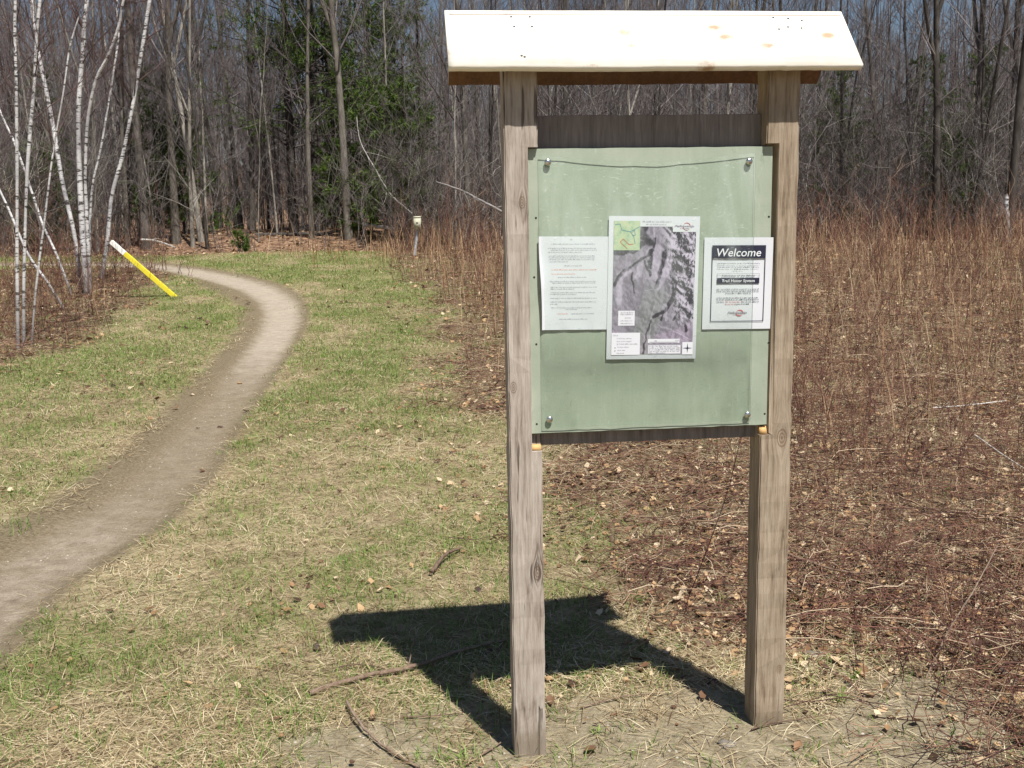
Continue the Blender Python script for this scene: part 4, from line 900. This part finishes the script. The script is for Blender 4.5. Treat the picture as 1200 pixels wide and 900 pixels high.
birch('white birch stem slanting left behind the near trio', [(84, 345), (66, 298), (50, 263), (40, 233), (18, 170), (0, 130), (-20, 70)], 5.5, 3.5, 8, 10, False, .3)

# ------------------------------------------------------------------ yellow marker post
M_yel = N('yellow_paint'); tc = M_yel.co('Object'); cc = M_yel.mix(M_yel.rampf(M_yel.noise(tc, 18, 5, .7), .55, .68, 0, .8), (.76, .64, .04), (.42, .36, .17)); M_yel = M_yel.fin(cc, .5, .4)
M_wht = flat('white_paint', (.80, .79, .74), .55)
b = gnd(204, 347); tp_ = at_depth(130, 283, b[1]-.1); ax_ = tp_-b; Lp = np.linalg.norm(ax_); q_ = Vector(ax_).to_track_quat('Z', 'Y')
mp = thing('marker_post', 'leaning yellow wooden post with a white top beside the trail', 'marker post', tuple(b)); mp.rotation_euler = q_.to_euler()
hw = .052
bm = rough_box(-hw, hw, -.15, Lp*.78, -hw*.7, hw*.7, 2, 10, .0008, .004, 3); bm_to('shaft', bm, M_yel, mp)
bm = rough_box(-hw, hw, Lp*.78, Lp, -hw*.7, hw*.7, 2, 4, .0008, .004, 4); bm_to('white_top', bm, M_wht, mp)
for v_ in (.16, .3, .36): 
    V, Q = tubes(np.array([[[.012, hw*.7+.003, v_], [.012, -hw*.7-.003, v_]]]), np.full((1, 2), .012), 8); V = np.vstack([V, [[.012, -hw*.7-.003, v_], [.012, hw*.7+.003, v_]]])
    link('hole_mark', mesh('hole_mark', V, [Q, np.array([[8+k, 8+(k+1) % 8, 16] for k in range(8)]+[[k, (k+1) % 8, 17] for k in range(8)])], M_nail), mp)  # dark studs standing in for the holes in the post
# ------------------------------------------------------------------ nest box on a pole
bf = gnd(485, 300); s_m = bf[1]/1200.
nb = thing('nest_box', 'small tan wooden nest box on a slanting pole at the far edge of the meadow', 'nest box', tuple(bf))
M_nb = flat('tan_plywood', (.52, .50, .38), .8); tipp = at_depth(489, 258, bf[1])-bf
hwb = 3.9*s_m; zb0 = at_depth(489, 269, bf[1])[2]-bf[2]; zb1 = at_depth(489, 255, bf[1])[2]-bf[2]; xb = tipp[0]
V, Q = box(xb-hwb, xb+hwb, zb0, zb1, -.09, .09); link('box', mesh('box', V, [Q], M_nb), nb)
V, Q = box(xb-hwb-.004, xb+hwb+.004, zb1+.002, zb1+.018, -.10, .10); V[:, 2] += (V[:, 1] > 0)*.02; link('lid', mesh('lid', V, [Q], M_nb), nb)
V, Q = tubes(np.array([[[xb, -.088, (zb0*.45+zb1*.55)], [xb, -.0925, (zb0*.45+zb1*.55)]]]), np.full((1, 2), .024), 10); V = np.vstack([V, [[xb, -.0925, (zb0*.45+zb1*.55)]]]); link('entrance_hole', mesh('entrance_hole', V, [Q, np.array([[10+k, 10+(k+1) % 10, 20] for k in range(10)])], M_hole), nb)
V, Q = tubes(np.array([[[0, .02, -.1], [xb*.6, .02, zb0*.6], [xb, .0, zb0+.01]]]), np.array([[.035, .032, .03]]), 7); link('pole', mesh('pole', V, [Q], flat('pale_blue_pole', (.42, .47, .56), .6), smooth=True), nb)
# ------------------------------------------------------------------ fallen / leaning stems, sticks
def stick(name, label, cat, pts, r0, r1, mat, twigs=0, seed=0, group=None, sides=7):
    rr = np.random.default_rng(seed); P = catm(np.array(pts), 6); b = P[0].copy(); P = P-b; K = len(P); t = np.linspace(0, 1, K); P[1:-1] += rr.normal(0, r0*.2, (K-2, 3)); R = r0+(r1-r0)*t
    R = R*(1+.04*rr.normal(0, 1, K)); a = Acc(); V, Q = tubes(P[None], R[None], sides); V = np.vstack([V, P[:1], P[-1:]]); nV = len(V)
    a.add(V, Q=Q, T=[[(k+1) % sides, k, nV-2] for k in range(sides)]+[[nV-2-sides+k, nV-2-sides+(k+1) % sides, nV-1] for k in range(sides)])
    if twigs:
        bb, d, rad_, _, tt = spawn(P[None], R[None], twigs, rr, .15, .95, (.4, 1.0)); L_t = np.linalg.norm(P[-1]-P[0])
        P1, R1 = grow(bb, d, L_t*rr.uniform(.1, .3, twigs), 5, rr, np.clip(rad_*.45, .001, .02), .6, .02, .12); V, Q = tubes(P1, R1, 4); a.add(V, Q=Q)
    o = link(name, a.build(name, mat, True), None, tuple(b)); return tag(o, label, cat, group)
def gp(px, py, up=.0):
    P = gnd(px, py); P[2] = g(np.array([P[0]]), np.array([P[1]]))[0]+up; return P
M_stick = bark('stick_bark', [(.3, (.10, .065, .045)), (.5, (.21, .145, .105)), (.7, (.34, .26, .20))], (1, 1, 1), 60)
M_pale = bark('bleached_wood', [(.3, (.38, .35, .30)), (.5, (.55, .52, .47)), (.7, (.70, .67, .62))], (1, 1, 1), 20)
ST = 'fallen sticks on the ground near the kiosk'
stick('fallen_branch', 'thick brown branch lying across the shadow left of the kiosk post', 'branch', [gp(363, 816, .012), gp(420, 800, .02), gp(480, 788, .022), gp(540, 768, .02), gp(596, 752, .012)], .0105, .006, M_stick, 2, 1, ST)
stick('fallen_branch', 'curved dark stick at the bottom of the picture left of the kiosk', 'branch', [gp(407, 831, .03), gp(416, 848, .03), gp(435, 868, .02), gp(462, 887, .012), gp(492, 903, .01)], .0055, .004, M_stick, 0, 2, ST)
stick('fallen_branch', 'short twig running beside the thick brown branch', 'branch', [gp(377, 790, .015), gp(420, 784, .02), gp(456, 788, .01)], .0035, .0025, M_stick, 1, 3, ST)
stick('fallen_branch', 'thin grey stick lying below the end of the kiosk shadow', 'branch', [gp(470, 843, .01), gp(510, 842, .01), gp(543, 838, .01)], .003, .002, M_stick, 0, 4, ST)
stick('fallen_branch', 'thin twig in front of the left post foot', 'branch', [gp(545, 900, .01), gp(565, 888, .012), gp(588, 873, .01)], .004, .003, M_stick, 0, 5, ST)
stick('fallen_branch', 'thin twig on the bare soil between the posts', 'branch', [gp(680, 832, .008), gp(730, 820, .012), gp(778, 815, .01)], .003, .002, M_stick, 1, 6, ST)
stick('fallen_branch', 'thin stick against the foot of the right post', 'branch', [gp(880, 858, .01), gp(905, 851, .012), gp(940, 846, .01)], .0035, .002, M_stick, 0, 7, ST)
stick('fallen_branch', 'dark branch lying behind the right post into the brush', 'branch', [gp(925, 664, .06), gp(985, 682, .05), gp(1035, 676, .05), gp(1100, 640, .12)], .006, .003, M_stick, 3, 8, ST)
stick('fallen_branch', 'dark sprawling stem rising right from the brush near the bottom right corner', 'branch', [gp(1085, 795, .0), gp(1110, 770, .10), gp(1140, 745, .2), gp(1165, 720, .3)], .0042, .002, M_stick, 7, 9, ST)
stick('fallen_branch', 'bleached white branch slanting at the right edge of the picture', 'branch', [gp(1140, 545, .20), gp(1170, 560, .16), gp(1212, 582, .12)], .004, .003, M_pale, 1, 10, ST)
stick('fallen_branch', 'pale broken branch lying in the brush at middle right', 'branch', [gp(1092, 490, .08), gp(1130, 490, .10), gp(1178, 487, .12)], .007, .004, M_pale, 2, 11, ST)
stick('fallen_branch', 'dark curled bark strip lying in the dry grass left of the post', 'branch', [gp(505, 676, .02), gp(522, 660, .045), gp(540, 646, .02)], .012, .006, M_stick, 0, 12, ST)
stick('weed_stem', 'thin red stem standing between the two posts', 'weed', [gp(806, 702), gp(806, 702)+np.array([.08, 0, .22]), gp(806, 702)+np.array([.17, 0, .5]), gp(806, 702)+np.array([.25, .05, .8])], .0025, .0012, M_brush, 5, 13)
Yb = 27.
stick('leaning_birch_stem', 'white birch stem fallen aslant just left of the kiosk post', 'birch stem', [at_depth(511, 213, Yb), at_depth(540, 223, Yb), at_depth(565, 236, Yb), at_depth(592, 250, Yb), at_depth(640, 275, Yb)], .018, .05, M_birch, 3, 14)
stick('leaning_dead_stem', 'thin pale dead stem arching down to the nest box', 'dead stem', [at_depth(418, 135, 30), at_depth(422, 165, 30), at_depth(438, 195, 30), at_depth(458, 228, 30), at_depth(483, 250, 30)], .010, .020, M_pale, 5, 15)
stick('fallen_log', 'pale fallen log lying among leaves left of the nest box', 'log', [at_depth(425, 263, 31.5), at_depth(440, 265, 31.5), at_depth(462, 268, 31.5)], .06, .05, M_pale, 2, 16, 'logs at the wood edge')
stick('fallen_log', 'dark fallen trunk lying across the leaf litter below the twin trunks', 'log', [at_depth(300, 275, 33), at_depth(345, 275, 33), at_depth(400, 271, 33), at_depth(425, 268, 33)], .07, .05, M_bark[1], 4, 17, 'logs at the wood edge')
stick('fallen_log', 'pale broken limb lying behind the yellow marker post', 'log', [at_depth(165, 281, 30), at_depth(185, 283, 30), at_depth(205, 290, 30)], .035, .025, M_pale, 5, 18, 'logs at the wood edge')
# birch stump at right edge
P0 = gnd(1180, 262) if False else at_depth(1180, 270, 25)
stick('birch_stub', 'broken white birch stub at the foot of the large dark forked tree', 'birch stem', [at_depth(1180, 285, 24.5), at_depth(1180, 262, 24.5), at_depth(1178, 228, 24.5)], .065, .055, M_birch, 0, 19)
# small green plants near the right post
def plant(px, py, label, seed, n=14, L=.07):
    rr = np.random.default_rng(seed); P = gp(px, py); a = Acc(); x = rr.normal(0, .012, n); y = rr.normal(0, .012, n)
    blades(x, y, np.zeros(n)-.004, rr.uniform(0, 6.28, n), rr.uniform(.5, 1.2, n)*L, rr.uniform(.004, .007, n), rr.uniform(.6, 1.3, n), rr.uniform(.3, 1, n), rr.uniform(.5, 1, n), a)
    o = link('grass_tuft', a.build('grass_tuft', M_green), None, tuple(P)); tag(o, label, 'grass tuft', 'fresh green tufts round the kiosk foot')
plant(984, 820, 'fresh green tuft on the sand right of the right post', 1, 22); plant(1003, 798, 'smaller green tuft behind the one on the sand right of the post', 2); plant(945, 778, 'green tuft right beside the right post shaft', 3)
plant(752, 705, 'green tuft in the dry grass between the posts', 4); plant(700, 858, 'green tuft on the bare soil right of the left post foot', 5, 12, .05); plant(540, 893, 'green tuft at the bottom edge left of the left post foot', 6)
# two stones
for (px, py, s, lab) in ((952, 768, .03, 'small grey stone right of the right post'), (852, 872, .022, 'small pale stone beside the hollow at the right post foot')):
    P = gp(px, py); bm = bmesh.new(); bmesh.ops.create_icosphere(bm, subdivisions=3, radius=s); rr = np.random.default_rng(int(px))
    for v in bm.verts:
        nv = v.co.normalized(); k = 1+.16*math.sin(nv.x*4+px)+.12*math.sin(nv.y*5+nv.z*3); v.co = Vector((v.co.x*k*1.3, v.co.y*k, v.co.z*k*.6))
    me = bpy.data.meshes.new('stone'); bm.to_mesh(me); bm.free(); me.polygons.foreach_set('use_smooth', np.ones(len(me.polygons), bool)); me.materials.append(bark('stone_'+str(int(px)), [(.3, (.12, .105, .09)), (.6, (.24, .215, .18))], (1, 1, 1), 40))
    o = link('stone', me, None, tuple(P)); tag(o, lab, 'stone', 'stones at the kiosk foot')

# ------------------------------------------------------------------ light, sky, camera
w = bpy.data.worlds.new('World'); S.world = w; w.use_nodes = True; nt_ = w.node_tree; bg = nt_.nodes['Background']
sky = nt_.nodes.new('ShaderNodeTexSky'); sky.sky_type = 'NISHITA'; sky.sun_disc = False; SUN_EL = R_(61); SUN_AZ = R_(150)
sky.sun_elevation = SUN_EL; sky.sun_rotation = SUN_AZ; sky.air_density = 1.0; sky.dust_density = .5; sky.ozone_density = 2.
nt_.links.new(sky.outputs[0], bg.inputs[0]); bg.inputs[1].default_value = .05
sl = bpy.data.lights.new('sun', 'SUN'); sl.energy = 4.9; sl.angle = R_(.53); sl.color = (1, .965, .90)
so = bpy.data.objects.new('sun', sl); COL.objects.link(so)
dv = Vector((math.sin(SUN_AZ)*math.cos(SUN_EL), math.cos(SUN_AZ)*math.cos(SUN_EL), math.sin(SUN_EL))); so.rotation_euler = dv.to_track_quat('Z', 'Y').to_euler(); so.location = dv*30
cd = bpy.data.cameras.new('camera'); co = bpy.data.objects.new('camera', cd); COL.objects.link(co); S.camera = co
cd.sensor_width = 36; cd.lens = 36*FPX/1200; cd.clip_end = 3000; cd.clip_start = .05
co.matrix_world = Matrix(((CR[0], CU[0], -F0[0], 0), (CR[1], CU[1], -F0[1], 0), (CR[2], CU[2], -F0[2], EYE), (0, 0, 0, 1)))
S.view_settings.view_transform = 'Standard'; S.view_settings.look = 'None'; S.view_settings.exposure = .5; S.view_settings.gamma = 1
S.render.engine = 'CYCLES'
print('done', len(bpy.data.objects))
